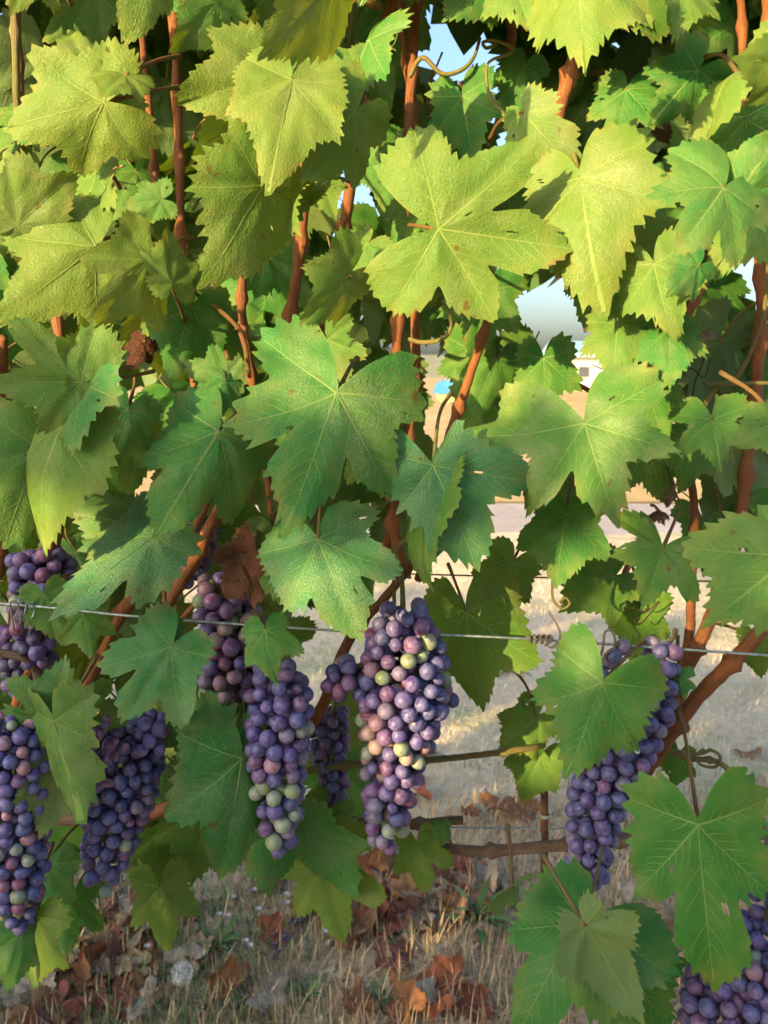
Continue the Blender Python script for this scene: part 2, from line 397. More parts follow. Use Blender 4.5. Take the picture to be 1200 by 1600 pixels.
def leaf_mesh(name, p=None, q=None, seed=1, N=220, Mr=12, mats=None, veins=True, trim=None):
    p = dict(DEF, **(p or {})); q = q or {}
    th, r = leaf_margin(p, N, seed)
    if trim is not None: r = trim(th, r)
    tr = np.radians(th)
    D = deformer(p, q, seed, None)
    s = (np.arange(1, Mr + 1) / Mr) ** .85
    X = np.outer(s, r * np.sin(tr)); Y = np.outer(s, r * np.cos(tr))
    xs = np.concatenate([[0], X.ravel()]); ys = np.concatenate([[0], Y.ravel()])
    V = D(xs, ys); UV = np.stack([xs, ys], -1)
    Fc = []
    for k in range(N):
        k2 = (k + 1) % N
        if k2 == 0: continue                     # the open petiole sinus
        Fc.append((0, 1 + k2, 1 + k))
    for j in range(Mr - 1):
        a, b = 1 + j * N, 1 + (j + 1) * N
        for k in range(N - 1):
            Fc.append((a + k, a + k + 1, b + k + 1, b + k))
    if veins and Mr > 8:
        hr_ = np.random.RandomState(seed + 7); cen = np.array([(xs[list(f)].mean(), ys[list(f)].mean()) for f in Fc]); kill = np.zeros(len(Fc), bool)
        for _ in range(hr_.randint(0, 4)):
            a_, rr_ = hr_.uniform(-2.3, 2.3), hr_.uniform(.25, .75); rh = hr_.uniform(.010, .026)
            kill |= np.hypot((cen[:, 0] - rr_ * math.sin(a_)) * hr_.uniform(.6, 1.4), cen[:, 1] - rr_ * math.cos(a_)) < rh
        Fc = [f for f, k_ in zip(Fc, kill) if not k_]
    rimv = np.concatenate([[0], np.repeat(s, N)])
    mi = [0] * len(Fc)
    V = list(V); UV = list(UV)
    if veins:
        rng = np.random.RandomState(seed + 99)
        def rad(a):
            return np.interp(a, th, r)
        lines = []
        for a in (0, p['a1'], -p['a1'], p['a2'], -p['a2']):
            bend = rng.uniform(-3, 3) + (4 if a > 0 else -4 if a < 0 else 0)
            Lm = max(rad(a), .2) * .97
            t = np.linspace(0, 1, 12)
            aa = a - bend + bend * 1.0 * t
            rr = t * Lm; x = rr * np.sin(np.radians(aa)); y = rr * np.cos(np.radians(aa))
            main_w = .0165 if a == 0 else .0145
            lines.append((x, y, main_w, .0045))
            n = 6 if abs(a) < 90 else 4
            for i in range(n):
                tt = .20 + .66 * (i + rng.uniform(-.15, .15)) / n
                for sd in (1, -1):
                    if rng.rand() < .06: continue
                    k = tt + .05 * sd; bx = np.interp(k, t, x); by = np.interp(k, t, y)
                    da = a + sd * (50 - 12 * tt) ; ln = (.40 - .30 * tt) * (1 if abs(a) < 90 else .8) * Lm
                    u = np.linspace(0, 1, 7); cur = -sd * 16 * u
                    dx = np.cumsum(np.sin(np.radians(da + cur))) * ln / 7; dy = np.cumsum(np.cos(np.radians(da + cur))) * ln / 7
                    lx = np.concatenate([[bx], bx + dx]); ly = np.concatenate([[by], by + dy])
                    ok = np.hypot(lx, ly) < .95 * rad(np.degrees(np.arctan2(lx, ly)))
                    e = len(ok) if ok.all() else int(np.argmin(ok))
                    if e >= 3: lines.append((lx[:e], ly[:e], .0054, .0026))
        QX, QY, QZ = [], [], []; b0 = len(V)
        for side in (1, -1):
            for x, y, w0, w1 in lines:
                n = len(x); tx = np.gradient(x); ty = np.gradient(y); nl = np.hypot(tx, ty) + 1e-9
                w = np.linspace(w0, w1, n) * (1 if side > 0 else 1.35)
                ox, oy = -ty / nl * w / 2, tx / nl * w / 2
                QX += [x + ox, x, x - ox]; QY += [y + oy, y, y - oy]; QZ += [np.full(n, .0012 * side), (.0012 + w * .30) * side, np.full(n, .0012 * side)]
                for i in range(n - 1):
                    for o in (0, n):
                        f = (b0 + o + i, b0 + o + i + 1, b0 + o + n + i + 1, b0 + o + n + i)
                        Fc.append(f[::-1] if side > 0 else f); mi.append(1)
                b0 += 3 * n
        QX = np.concatenate(QX); QY = np.concatenate(QY)
        V.extend(D(QX, QY, np.concatenate(QZ))); UV.extend(np.stack([QX, QY], -1))
    me = mesh(name, V, Fc, mats or [M_LEAF, M_VEIN], mi, UV)
    at_ = me.attributes.new('rim', 'FLOAT', 'POINT'); at_.data.foreach_set('value', np.concatenate([rimv, np.zeros(len(V) - len(rimv))]).astype(np.float32))
    return me

def leaf_frame(b, t, roll, L=None):
    """matrix that lays a unit leaf mesh with its petiole point at b and its tip at t, upper face turned to the viewer side"""
    y = (t - b); Ln = y.length; y.normalize()
    n = Vector((0, 0, CAM_H)) - b; n = (n - y * n.dot(y)).normalized()
    n = Matrix.Rotation(R(roll), 3, y) @ n
    x = y.cross(n)
    m = Matrix.Identity(4)
    for i in range(3): m[i][0] = x[i] * Ln; m[i][1] = y[i] * Ln; m[i][2] = n[i] * Ln; m[i][3] = b[i]
    return m
def frame_any(b, y, n, L):
    y = y.normalized(); n = (n - y * n.dot(y)).normalized(); x = y.cross(n)
    m = Matrix.Identity(4)
    for i in range(3): m[i][0] = x[i] * L; m[i][1] = y[i] * L; m[i][2] = n[i] * L; m[i][3] = b[i]
    return m

# ------------------------------------------------------------------ setting: ground, road, field, far buildings
def sheet(name, x0, x1, y0, y1, z, mat, nx=2, ny=2, hfun=None):
    xs = np.linspace(x0, x1, nx); ys = np.linspace(y0, y1, ny)
    V = [(x, y, z + (hfun(x, y) if hfun else 0)) for y in ys for x in xs]
    Fc = [(j * nx + i, j * nx + i + 1, (j + 1) * nx + i + 1, (j + 1) * nx + i) for j in range(ny - 1) for i in range(nx - 1)]
    o = link(name, mesh(name, V, Fc, [mat])); tag(o, kind='structure'); return o
M_SOIL = mat_simple('dry_soil', (.45, .32, .19), (.62, .48, .31), 22, .95, .8, .02, (.66, .54, .37), 3.0)
M_FIELD = mat_simple('stubble_field', (.52, .36, .15), (.42, .28, .12), 3.0, .9, .5, .04, (.58, .42, .2), .35)
M_ROAD = mat_simple('gravel_road', (.42, .36, .32), (.34, .29, .27), 9, .9, .4, .01, (.46, .41, .37), 1.2)
def gz(x, y): return .05 * (float(noise2(x * 1.7 + 9, y * 1.7)) - .5) + .018 * (float(noise2(x * 7, y * 7)) - .5)
ground = sheet('ground', -14, 14, -8, 5.9, 0, M_SOIL, 120, 70, gz)
M_VERGE = mat_simple('bleached_mown_grass', (.68, .55, .37), (.55, .43, .28), 26, .95, .9, .02, (.40, .38, .20), 2.2)
verge = sheet('mown_strip', -14, 14, 1.5, 5.85, .012, M_VERGE, 160, 60, lambda x, y: gz(x, y) - .06 * max(0., min(1., 1 - (y - 1.5) / (.25 + .75 * float(noise2(x * 2.3, y * 2.3 + 5))))))
base = sheet('terrain', -1500, 1500, -1500, 1500, -.12, M_SOIL)
road = sheet('road', -60, 60, 5.7, 7.35, -.004, M_ROAD, 30, 3)
def hill_h(x, y): return max(0., (16 + 12 * float(noise2(x * .006 + 3, .5)) + 5 * float(noise2(x * .021, 2.5))) * math.sin(max(0., min(1., (y - 650) / 500.)) * math.pi))
added_hills = sheet('added_hills', -1100, 1100, 650, 1150, -.1, mat_simple('added_hill_scrub', (.20, .22, .13), (.28, .26, .16), .03, .95, .2, .5), 90, 12, hill_h)  # added to cover the grey band of sky at the horizon
field = sheet('field', -900, 900, 7.3, 1400, .012, M_FIELD)

def scatter_blades(name, n, region, hgt, wid, c1, c2, seed, lean=.7, density=None, kinkp=.4):
    """narrow bent blades standing or lying on the ground: one mesh"""
    rng = np.random.RandomState(seed)
    V, Fc, UV = [], [], []
    k = 0
    while k < n:
        py = rng.uniform(*region[1]); px = rng.uniform(*region[0])
        g = ground_at(px, py); x, y = g.x + rng.normal(0, .02), g.y + rng.normal(0, .02)
        if density is not None and rng.rand() > density(px, py, x, y): continue
        k += 1
        h = hgt * rng.uniform(.45, 1.35); w = wid * rng.uniform(.6, 1.4) * (1 + max(0, y - 2) * .35)
        a = rng.uniform(0, 6.283); l = min(1.5, abs(rng.normal(0, lean)))
        d = np.array([math.cos(a), math.sin(a), 0]); sd = np.array([-d[1], d[0], 0])
        b = np.array([x, y, gz(x, y) - .004]); sd = sd * w / 2
        l2 = l + rng.uniform(0, kinkp)
        m = b + (d * math.sin(l) + np.array([0, 0, math.cos(l)])) * h * .55
        t = m + (d * math.sin(l2) + np.array([0, 0, math.cos(l2)])) * h * .45
        t[2] = max(t[2], .004); m[2] = max(m[2], .003)
        i = len(V); u = rng.rand()
        V += [b - sd, b + sd, m - sd * .8, m + sd * .8, t]; UV += [(u, 0)] * 2 + [(u, .5)] * 2 + [(u, 1)]
        Fc += [(i, i + 1, i + 3, i + 2), (i + 2, i + 3, i + 4)]
    o = link(name, mesh(name, V, Fc, [mat_blade(name, c1, c2)], uv=UV, smooth=False)); return o
FR = ((-250, 1450), (1210, 1720))
def near_more(px, py, x, y): return .35 + .65 * float(noise2(x * 3 + 4, y * 3))
o = scatter_blades('dry_grass', 14000, FR, .024, .0022, (.54, .39, .20), (.76, .61, .39), 1, 1.3, near_more); tag(o, 'bleached dry grass and straw covering the ground under the vines', 'dry grass', kind='stuff')
o = scatter_blades('mown_grass', 22000, ((-250, 1450), (850, 1330)), .045, .0030, (.56, .44, .28), (.74, .62, .44), 9, .9, None); tag(o, 'pale bleached mown grass on the strip behind the vine row', 'dry grass', kind='stuff')
o = scatter_blades('straw_litter', 26000, ((-200, 1400), (1250, 1700)), .065, .0027, (.48, .31, .17), (.74, .57, .35), 2, 3.0, near_more, .05); tag(o, 'brown straw and stalk litter lying flat below the vines', 'straw', kind='stuff')
def greenpatch(px, py, x, y):
    v = float(noise2(x * 2.6 + 31, y * 2.6 + 7)); return max(0., (v - .5) * 2.2) if px > 640 else max(0., (v - .3) * 2.)
o = scatter_blades('green_grass', 8000, ((-250, 1450), (1180, 1720)), .06, .0026, (.10, .16, .06), (.22, .28, .13), 3, .55, greenpatch); tag(o, 'thin green grass tufts growing through the dry litter', 'grass', kind='stuff')
# crumbs of soil and leaf litter
def crumbs():
    rng = np.random.RandomState(12); V, Fc, UV = [], [], []
    for k in range(12000):
        px, py = rng.uniform(-250, 1450), rng.uniform(1250, 1720); g = ground_at(px, py); x, y = g.x, g.y
        r = rng.uniform(.0025, .006) if rng.rand() < .85 else rng.uniform(.006, .014); c = np.array([x, y, gz(x, y) + r * .4]); i = len(V); u = rng.rand()
        q = rng.normal(0, 1, (6, 3)) * .25 + np.array([[1, 0, 0], [-1, 0, 0], [0, 1, 0], [0, -1, 0], [0, 0, .8], [0, 0, -.8]])
        V += list(c + q * r); UV += [(u, 0)] * 6
        Fc += [(i + a, i + b, i + c_) for a, b, c_ in ((0, 2, 4), (2, 1, 4), (1, 3, 4), (3, 0, 4), (2, 0, 5), (1, 2, 5), (3, 1, 5), (0, 3, 5))]
    o = link('soil_crumbs', mesh('soil_crumbs', V, Fc, [mat_blade('soil_crumbs', (.36, .22, .14), (.62, .50, .36), .9)], uv=UV, smooth=False))
    tag(o, 'small clods and crumbs of dry soil among the straw', 'soil', kind='stuff')
crumbs()

def box(name, x0, x1, y0, y1, z0, z1, mat, parent=None):
    V = [(x, y, z) for z in (z0, z1) for y in (y0, y1) for x in (x0, x1)]
    Fc = [(0, 2, 3, 1), (4, 5, 7, 6), (0, 1, 5, 4), (2, 6, 7, 3), (0, 4, 6, 2), (1, 3, 7, 5)]
    return link(name, mesh(name, V, Fc, [mat], smooth=False), parent)
M_WALL = mat_simple('white_render', (.62, .58, .50), (.56, .52, .45), 1.2, .9, .1, .01)
M_PLINTH = mat_simple('brown_plinth', (.22, .13, .09), (.28, .17, .12), 2.0, .9, .2, .01)
M_BLUEROOF = mat_simple('blue_sheet_roof', (.22, .38, .46), (.28, .44, .50), 1.0, .5, .1, .01)
M_PINKWALL = mat_simple('pale_pink_render', (.70, .56, .50), (.76, .63, .57), 1.0, .9, .1, .01)
M_GLASSD = mat_simple('dark_window', (.05, .06, .08), (.08, .09, .10), 1.0, .2, .0, .01)
M_TILE = mat_simple('clay_tiles', (.34, .13, .07), (.42, .2, .11), 2.0, .8, .3, .02)
b = empty('farm_building', (10.6, 36, 0)); tag(b, 'long white farm building with brown plinth and pale blue roof beyond the field', 'building')
box('wall', -2.2, 2.2, 0, 5, .55, 2.05, M_WALL, b); box('plinth', -2.28, 2.28, -.08, 5.1, 0, .55, M_PLINTH, b)
V = [(-2.5, -.4, 2.05), (2.5, -.4, 2.05), (2.5, 5.4, 2.05), (-2.5, 5.4, 2.05), (-2.5, -.4, 2.2), (2.5, -.4, 2.2), (2.5, 2.5, 2.9), (-2.5, 2.5, 2.9), (2.5, 5.4, 2.2), (-2.5, 5.4, 2.2)]
link('roof', mesh('roof', V, [(0, 1, 5, 4), (4, 5, 6, 7), (7, 6, 8, 9), (2, 3, 9, 8), (1, 2, 8, 6, 5), (3, 0, 4, 7, 9), (3, 2, 1, 0)], [M_BLUEROOF], smooth=False), b)
for x in (-1.4, 1.3):
    w = box('window', x - .3, x + .3, -.03, .05, 1.1, 1.7, M_WALL, b); box('pane', x - .25, x + .25, -.045, 0, 1.15, 1.65, M_GLASSD, w)
box('door', -.35, .35, -.11, .04, .02, 1.5, M_PLINTH, b)
b = empty('farm_shed', (15.3, 40, 0)); tag(b, 'low pale pink shed standing to the side of the white farm building', 'shed')
box('wall', -1.8, 1.8, 0, 4, 0, 2.0, M_PINKWALL, b)
V = [(-2.1, -.3, 2.0), (2.1, -.3, 2.0), (2.1, 4.3, 2.0), (-2.1, 4.3, 2.0), (-2.1, 2, 2.7), (2.1, 2, 2.7)]
link('roof', mesh('roof', V, [(0, 1, 5, 4), (2, 3, 4, 5), (1, 2, 5), (3, 0, 4), (3, 2, 1, 0)], [M_TILE], smooth=False), b)
box('door', -.5, .5, -.05, .03, .02, 1.7, M_PLINTH, b)
# round bale under a blue tarpaulin
b = empty('hay_bale', (2.75, 34, 0)); tag(b, 'round tan hay bale under a bright blue cover out in the field', 'hay bale')
def drum(name, rx, rz, y0, y1, zc, a0, a1, mat, thick, parent):
    n = 18; V, Fc = [], []
    for i in range(n + 1):
        a = R(a0 + (a1 - a0) * i / n)
        for y in (y0, y1): V.append((rx * math.cos(a), y, zc + rz * math.sin(a)))
    for i in range(n): Fc.append((2 * i, 2 * i + 1, 2 * i + 3, 2 * i + 2))
    Fc.append(tuple(2 * i for i in range(n, -1, -1))); Fc.append(tuple(2 * i + 1 for i in range(n + 1)))
    return link(name, mesh(name, V, Fc, [mat], smooth=False), parent)
M_HAY = mat_simple('hay', (.46, .30, .16), (.55, .38, .2), 14, .95, .6, .03)
M_TARP = mat_simple('blue_tarpaulin', (.04, .19, .42), (.05, .23, .48), 2, .5, .2, .03)
drum('bale', .42, .42, 0, 1.1, .44, 0, 360, M_HAY, 0, b)
drum('cover', .52, .52, -.12, 1.2, .52, -8, 188, M_TARP, .02, b)
# far hedge trees along the field edge
def far_trees():
    rng = np.random.RandomState(5)
    m = mat_simple('far_foliage', (.07, .10, .035), (.11, .13, .05), 1.4, .9, .6, .1)
    mt = mat_simple('far_bark', (.10, .07, .05), (.14, .1, .07), 3, .9)
    places = [(-34, 120), (-22, 130), (-9, 124), (-2, 140), (30, 128), (43, 120), (52, 135)]
    words = ['far-left end of the field edge', 'left stretch of the field edge, second in line', 'left of the covered hay bale, far off', 'behind the covered hay bale, far off', 'behind the white farm building', 'to the far side of the pink shed', 'at the far-right end of the field edge']
    for (x, y), wd in zip(places, words):
        t = empty('hedge_tree', (x, y, 0)); tag(t, 'distant round green tree ' + wd, 'tree', 'trees at the far field edge')
        tube('trunk', [(0, 0, 0), (.1, 0, 1.2), (0, .1, 2.6)], [.22, .16, .08], mt, t, 6)
        V, Fc = [], []
        for k in range(520):
            d = rng.normal(0, 1, 3); d /= np.linalg.norm(d); r = rng.uniform(.55, 1.0)
            c = np.array([0, 0, 2.6]) + d * r * np.array([2.3, 2.0, 1.7]) * (1 + .25 * math.sin(d[0] * 5 + x))
            u = rng.normal(0, .22, 3); v = rng.normal(0, .22, 3); i = len(V)
            V += [c - u - v, c + u - v, c + u + v, c - u + v]; Fc.append((i, i + 1, i + 2, i + 3))
        o = link('crown', mesh('crown', V, Fc, [m], smooth=False), t)
far_trees()

# ------------------------------------------------------------------ the neighbouring row behind the camera, whose shade covers the lower half
def neighbour_row():
    rng = np.random.RandomState(21); V, Fc, UV = [], [], []
    shape = [(0, 0), (.25, -.12), (.42, .1), (.40, .42), (.28, .62), (.12, .80), (0, 1.0), (-.12, .80), (-.28, .62), (-.40, .42), (-.42, .1), (-.25, -.12)]
    holes = [(rng.uniform(-5, 0), rng.choice((rng.uniform(1.4, 1.7), rng.uniform(1.6, 2.08), rng.uniform(1.75, 2.08))), rng.uniform(.04, .10)) for _ in range(60)] + [(-3.0, 1.11, .05), (-3.7, 1.16, .05), (-2.3, 1.65, .075)]
    holes = [h for h in holes if not (-2.25 < h[0] < -1.5 and h[1] < 1.8)]
    for k in range(9500):
        x = rng.uniform(-8, 3.0)
        top = 1.96 + .30 * (float(noise2(x * 2.1 + 3, 5.5)) - .5) + .22 * (float(noise2(x * 6.3, 1.5)) - .5)
        if x < -7.9: continue
        z = rng.uniform(.12, 1) ** .8 * top
        y = -1.75 + rng.normal(0, .14)
        dy_ = -1.75 - y; xs_ = x + dy_ * math.tan(SUN_AZ); zs_ = z - dy_ * math.tan(SUN_EL) / math.cos(SUN_AZ)
        if any((xs_ - hx) ** 2 + (zs_ - .05 - hz_) ** 2 < hr ** 2 for hx, hz_, hr in holes): continue
        L = rng.uniform(.09, .15); d = Vector(rng.normal(0, .6, 3)) + Vector((0, 0, -1)); n = Vector(rng.normal(0, .7, 3)) + Vector((-.2, -1 if rng.rand() < .5 else 1, .4))
        m = frame_any(Vector((x, y, z)), d, n, L); i = len(V)
        for a, b in shape: V.append(tuple(m @ Vector((a, b, -.25 * a * a)))); UV.append((a, b))
        Fc.append(tuple(range(i, i + 12)))
    o = link('neighbouring_vine_foliage', mesh('neighbouring_vine_foliage', V, Fc, [M_LEAFP], uv=UV))
    tag(o, 'dense green leaf wall of the neighbouring vine row', 'foliage', kind='stuff')
neighbour_row()

# ------------------------------------------------------------------ trellis
def path_px(pts, n=8): return catmull([P(*p) for p in pts], n)
w = tube('trellis_wire', path_px([(-700, 893, .70), (0, 943, .665), (210, 963, .66), (520, 985, .665), (800, 997, .662), (1200, 1024, .66), (1900, 1072, .66)], 12), [.0012], M_WIRE, None, 6)
tag(w, 'taut galvanised trellis wire crossing in front of the grape bunches', 'wire')
w = tube('trellis_wire', path_px([(-600, 1285, .80), (600, 1292, .80), (1000, 1296, .80), (1800, 1300, .80)], 6), [.0011], M_WIRE, None, 6)
tag(w, 'lower trellis wire running along the horizontal woody canes', 'wire')
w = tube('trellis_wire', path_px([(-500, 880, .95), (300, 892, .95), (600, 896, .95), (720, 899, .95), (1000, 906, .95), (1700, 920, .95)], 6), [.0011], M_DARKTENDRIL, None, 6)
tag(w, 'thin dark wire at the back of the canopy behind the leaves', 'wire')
st = empty('iron_stake', tuple(P(848, 1400, .79))); tag(st, 'thin rusty iron stake standing beside the lower wire', 'stake')
base_s = P(848, 1400, .79)
pth = [np.array(P(852, 1180, .79)), np.array(P(850, 1290, .79)), np.array(P(848, 1400, .79)), np.array([P(848, 1400, .79).x - .006, P(848, 1400, .79).y, -.05])]
o = tube('rod', [p - np.array(base_s) for p in catmull(pth, 6)], [.0042], M_RUST, st, 8)
tie = []
for k in range(40):
    a = k / 40 * 2 * math.pi * 3; tie.append(np.array(P(851, 1276, .79)) - np.array(base_s) + np.array([.0058 * math.cos(a), .0058 * math.sin(a), .004 * k / 40]))
for k in range(14): tie.append(tie[39] + np.array([.0022 * k, -.002 * math.sin(k * .5), -.0035 * k + .00016 * k * k]))
tube('tie_wire', tie, [.0007], M_WIRE, st, 5)

# ------------------------------------------------------------------ the two vines: canes
vl = empty('grapevine', (-1.05, .78, 0)); tag(vl, 'leafy grapevine filling the left and middle, its canes rising behind the central bunches', 'grapevine', 'vines on the trellis')
vr = empty('grapevine', (.72, .80, 0)); tag(vr, 'leafy grapevine on the right side with the forked woody branch', 'grapevine', 'vines on the trellis')
crng = random.Random(4)
def local(path, v): 
    l = np.array(v.location); return [np.array(p) - l for p in path]
def cane(name, v, pts, r0, r1, mat=M_CANE, nodes=True, n=8, sides=10):
    p = path_px(pts, n); N = len(p); rad = np.linspace(r0, r1, N)
    if nodes:
        acc = 0; nxt = crng.uniform(.02, .06)
        for i in range(1, N):
            acc += np.linalg.norm(p[i] - p[i - 1])
            if acc > nxt: rad[i] *= 1.6; rad[i - 1] *= 1.12; nxt = acc + crng.uniform(.05, .085)
    p = [q + np.array([crng.uniform(-1, 1), crng.uniform(-1, 1), crng.uniform(-1, 1)]) * rad[i] * .07 for i, q in enumerate(p)]
    return tube(name, local(p, v), rad, mat, v, sides, .09, crng)
def cane_px(name, v, pts, w0, w1, mat=M_CANE, **k):
    """w0, w1: widths in photo pixels"""
    w0 *= .88; w1 *= .88
    y = pts[0][2]; return cane(name, v, pts, w0 * y / F / 2, w1 * pts[-1][2] / F / 2, mat, **k)
tube('trunk', [np.array(q) for q in catmull([(0, 0, -.05), (.02, .0, .3), (-.02, .01, .55), (.06, 0, .70)], 8)], [.026, .022, .02, .017], M_BARK, vl, 12, .12, crng)
tube('trunk', [np.array(q) for q in catmull([(0, 0, -.05), (.02, .0, .3), (-.03, .01, .55), (-.10, 0, .70)], 8)], [.026, .022, .02, .016], M_BARK, vr, 12, .12, crng)
# horizontal trained canes
cane_px('cordon', vl, [(-1000, 1300, .80), (-200, 1290, .79), (230, 1272, .78), (480, 1279, .765), (620, 1288, .765), (724, 1281, .76)], 26, 17, M_BARK, n=12)
cane_px('cordon', vr, [(1550, 1290, .80), (1250, 1296, .79), (980, 1310, .78), (860, 1322, .775), (740, 1330, .77), (655, 1316, .765)], 27, 19, M_BARK, n=12)
cane_px('cane', vl, [(190, 1283, .76), (300, 1250, .73), (430, 1185, .72), (500, 1110, .725), (545, 1000, .73), (600, 935, .75), (655, 870, .77)], 26, 15)
cane_px('cane', vl, [(475, 1205, .75), (560, 1193, .745), (640, 1188, .74), (700, 1185, .74), (770, 1177, .73), (845, 1167, .725)], 15, 11, M_GREENCANE)
cane_px('cane', vl, [(630, 890, .75), (612, 800, .75), (618, 620, .75), (622, 520, .74), (634, 330, .74), (640, 170, .76), (650, 20, .78), (655, -120, .8)], 20, 14)
cane_px('cane', vl, [(600, 870, .765), (625, 760, .765), (648, 600, .765), (648, 440, .77), (652, 300, .775), (640, 120, .79), (610, -80, .82)], 19, 14)
cane_px('cane', vl, [(480, 560, .80), (530, 385, .75), (548, 290, .74), (575, 170, .74), (603, 60, .75), (625, -80, .77)], 20, 17)
cane_px('cane', vr, [(655, 905, .79), (680, 790, .74), (700, 690, .71), (735, 585, .70), (772, 470, .69)], 17, 15)
cane_px('cane', vl, [(262, 942, .70), (300, 880, .705), (350, 785, .72), (390, 715, .74), (440, 560, .80), (470, 380, .82), (480, 200, .85), (500, -60, .88)], 26, 16)
cane_px('cane', vl, [(120, 1100, .76), (200, 945, .74), (260, 880, .75), (320, 780, .79), (300, 560, .82), (285, 420, .80), (280, 250, .82), (270, -50, .84)], 18, 13)
cane_px('cane', vl, [(320, 1240, .76), (260, 1070, .73), (310, 1042, .715)], 9, 13)
cane_px('cane', vl, [(25, 1100, .78), (60, 1000, .76), (100, 740, .74), (102, 620, .74), (80, 430, .75), (42, 250, .72), (30, 100, .71), (25, -60, .72)], 17, 10)
cane_px('cane', vl, [(30, 260, .73), (26, 120, .70), (22, 10, .69), (18, -80, .69)], 13, 11, M_GREENCANE)
cane_px('cane', vl, [(-60, 1010, .72), (0, 1020, .72), (50, 1040, .73), (90, 1130, .76)], 17, 12, M_BARK)
cane_px('cane', vl, [(0, 900, .78), (5, 600, .75), (5, 525, .74)], 15, 15)
cane_px('cane', vl, [(245, 330, .82), (238, 220, .81), (225, 90, .82), (215, -40, .83)], 13, 9)
cane_px('cane', vl, [(195, 1110, .77), (240, 1025, .745), (295, 955, .73), (340, 900, .73)], 12, 10)
cane_px('cane', vl, [(180, 960, .75), (210, 925, .745), (240, 890, .745)], 16, 16)
# right vine: forked woody branch and shoots
cane_px('branch', vr, [(905, 1330, .77), (945, 1285, .75), (985, 1238, .725), (1035, 1165, .705), (1085, 1095, .69), (1150, 1028, .685), (1215, 950, .69), (1290, 830, .72), (1330, 600, .75)], 30, 22, n=10)
cane_px('branch', vr, [(985, 1240, .73), (1020, 1165, .72), (1050, 1085, .72), (1085, 1020, .72), (1112, 960, .73), (1150, 850, .76), (1170, 700, .79), (1190, 480, .82), (1180, 300, .84), (1200, 80, .86), (1190, -80, .88)], 27, 15)
cane_px('branch', vr, [(1055, 1120, .725), (1066, 1060, .735), (1078, 985, .74), (1080, 930, .75), (1085, 800, .78), (1075, 720, .78), (1070, 640, .80), (1020, 560, .82)], 20, 11)
cane_px('cane', vr, [(1020, 600, .80), (1080, 480, .82), (1120, 400, .83), (1150, 250, .86), (1160, 60, .88), (1150, -60, .9)], 14, 12)
cane_px('cane', vr, [(880, 430, .80), (862, 250, .76), (872, 180, .745), (893, 105, .74), (915, 40, .74), (935, -60, .75)], 24, 22)
cane_px('cane', vr, [(780, -60, .80), (800, 40, .79), (792, 100, .785), (786, 118, .78)], 13, 19)
cane_px('cane', vr, [(1000, 840, .75), (975, 900, .745), (963, 938, .74), (956, 972, .735)], 10, 17, nodes=False)
cane_px('cane', vr, [(760, 540, .80), (820, 575, .79), (900, 600, .80), (960, 625, .80), (1040, 590, .80)], 10, 8)
cane_px('cane', vr, [(1040, 1170, .715), (1075, 1185, .71), (1120, 1190, .705), (1150, 1220, .70), (1160, 1280, .69)], 10, 11, M_GREENCANE)
cane_px('cane', vl, [(385, 370, .81), (378, 480, .80), (395, 600, .80), (420, 760, .81), (435, 880, .80)], 15, 12)

# ------------------------------------------------------------------ hero leaves
PK = {'l1', 'l2', 's1', 's2', 'a1', 'a2', 'w', 'pet'}
hero_seed = [100]
def petiole(leaf, M, end, r=.0016, green=False):
    inv = M.inverted(); e = inv @ end; L = M.to_scale()[0]
    m = Vector((e.x * .5, e.y * .5 , e.z * .5)) + Vector((0, -.10, .04)) * min(1, e.length)
    pth = catmull([(0, .004, -.010), tuple(m), tuple(e)], 7)
    tube('petiole', pth, [r / L * 1.15, r / L * .9, r / L * 1.3], M_PETG if green else M_PET, leaf, 7)
def vine_of(px): return vl if px < 700 else vr
def H(bx, by, tx, ty, Y=.66, dY=-.02, roll=0, col=(.2, .15, .5), pet=None, green=False, name='leaf', label=None, mats=None, vine=None, **k):
    hero_seed[0] += 1
    seed = k.pop('seed', hero_seed[0])
    p = {a: k[a] for a in k if a in PK}
    q = {a: k[a] for a in k if a not in PK}
    hr = random.Random(seed * 13)
    if roll == 0: roll = hr.uniform(-16, 16)
    for a_, lo, hi in (('kx', .1, .85), ('ky', -.1, .85), ('fl', -.12, .34), ('fr', -.12, .34), ('wave', .04, .10), ('warp', .9, 1.8)): q.setdefault(a_, hr.uniform(lo, hi))
    if 'open' in q: p['pet'] = q.pop('open')
    b, t = P(bx, by, Y), P(tx, ty, Y + dY)
    M = leaf_frame(b, t, roll)
    v = vine or vine_of(bx)
    me = leaf_mesh('leaf', p, q, seed, 220, 12, mats)
    o = link(name, me, v)
    o.matrix_basis = Matrix.Translation(-v.location) @ M
    o.color = (*col, 1)
    if label: o['label'] = label
    if pet is None:
        end = b + Vector((.02 * math.sin(seed), .055, .015 + .02 * math.cos(seed * 1.7)))
    else: end = P(*pet)
    petiole(o, M, end, green=green)
    return o
SunYl, Gr, Te = (.75, .1, .3), (.28, .25, .4), (.05, .45, .9)  # the yellow one carries sunlight in the leaf colour
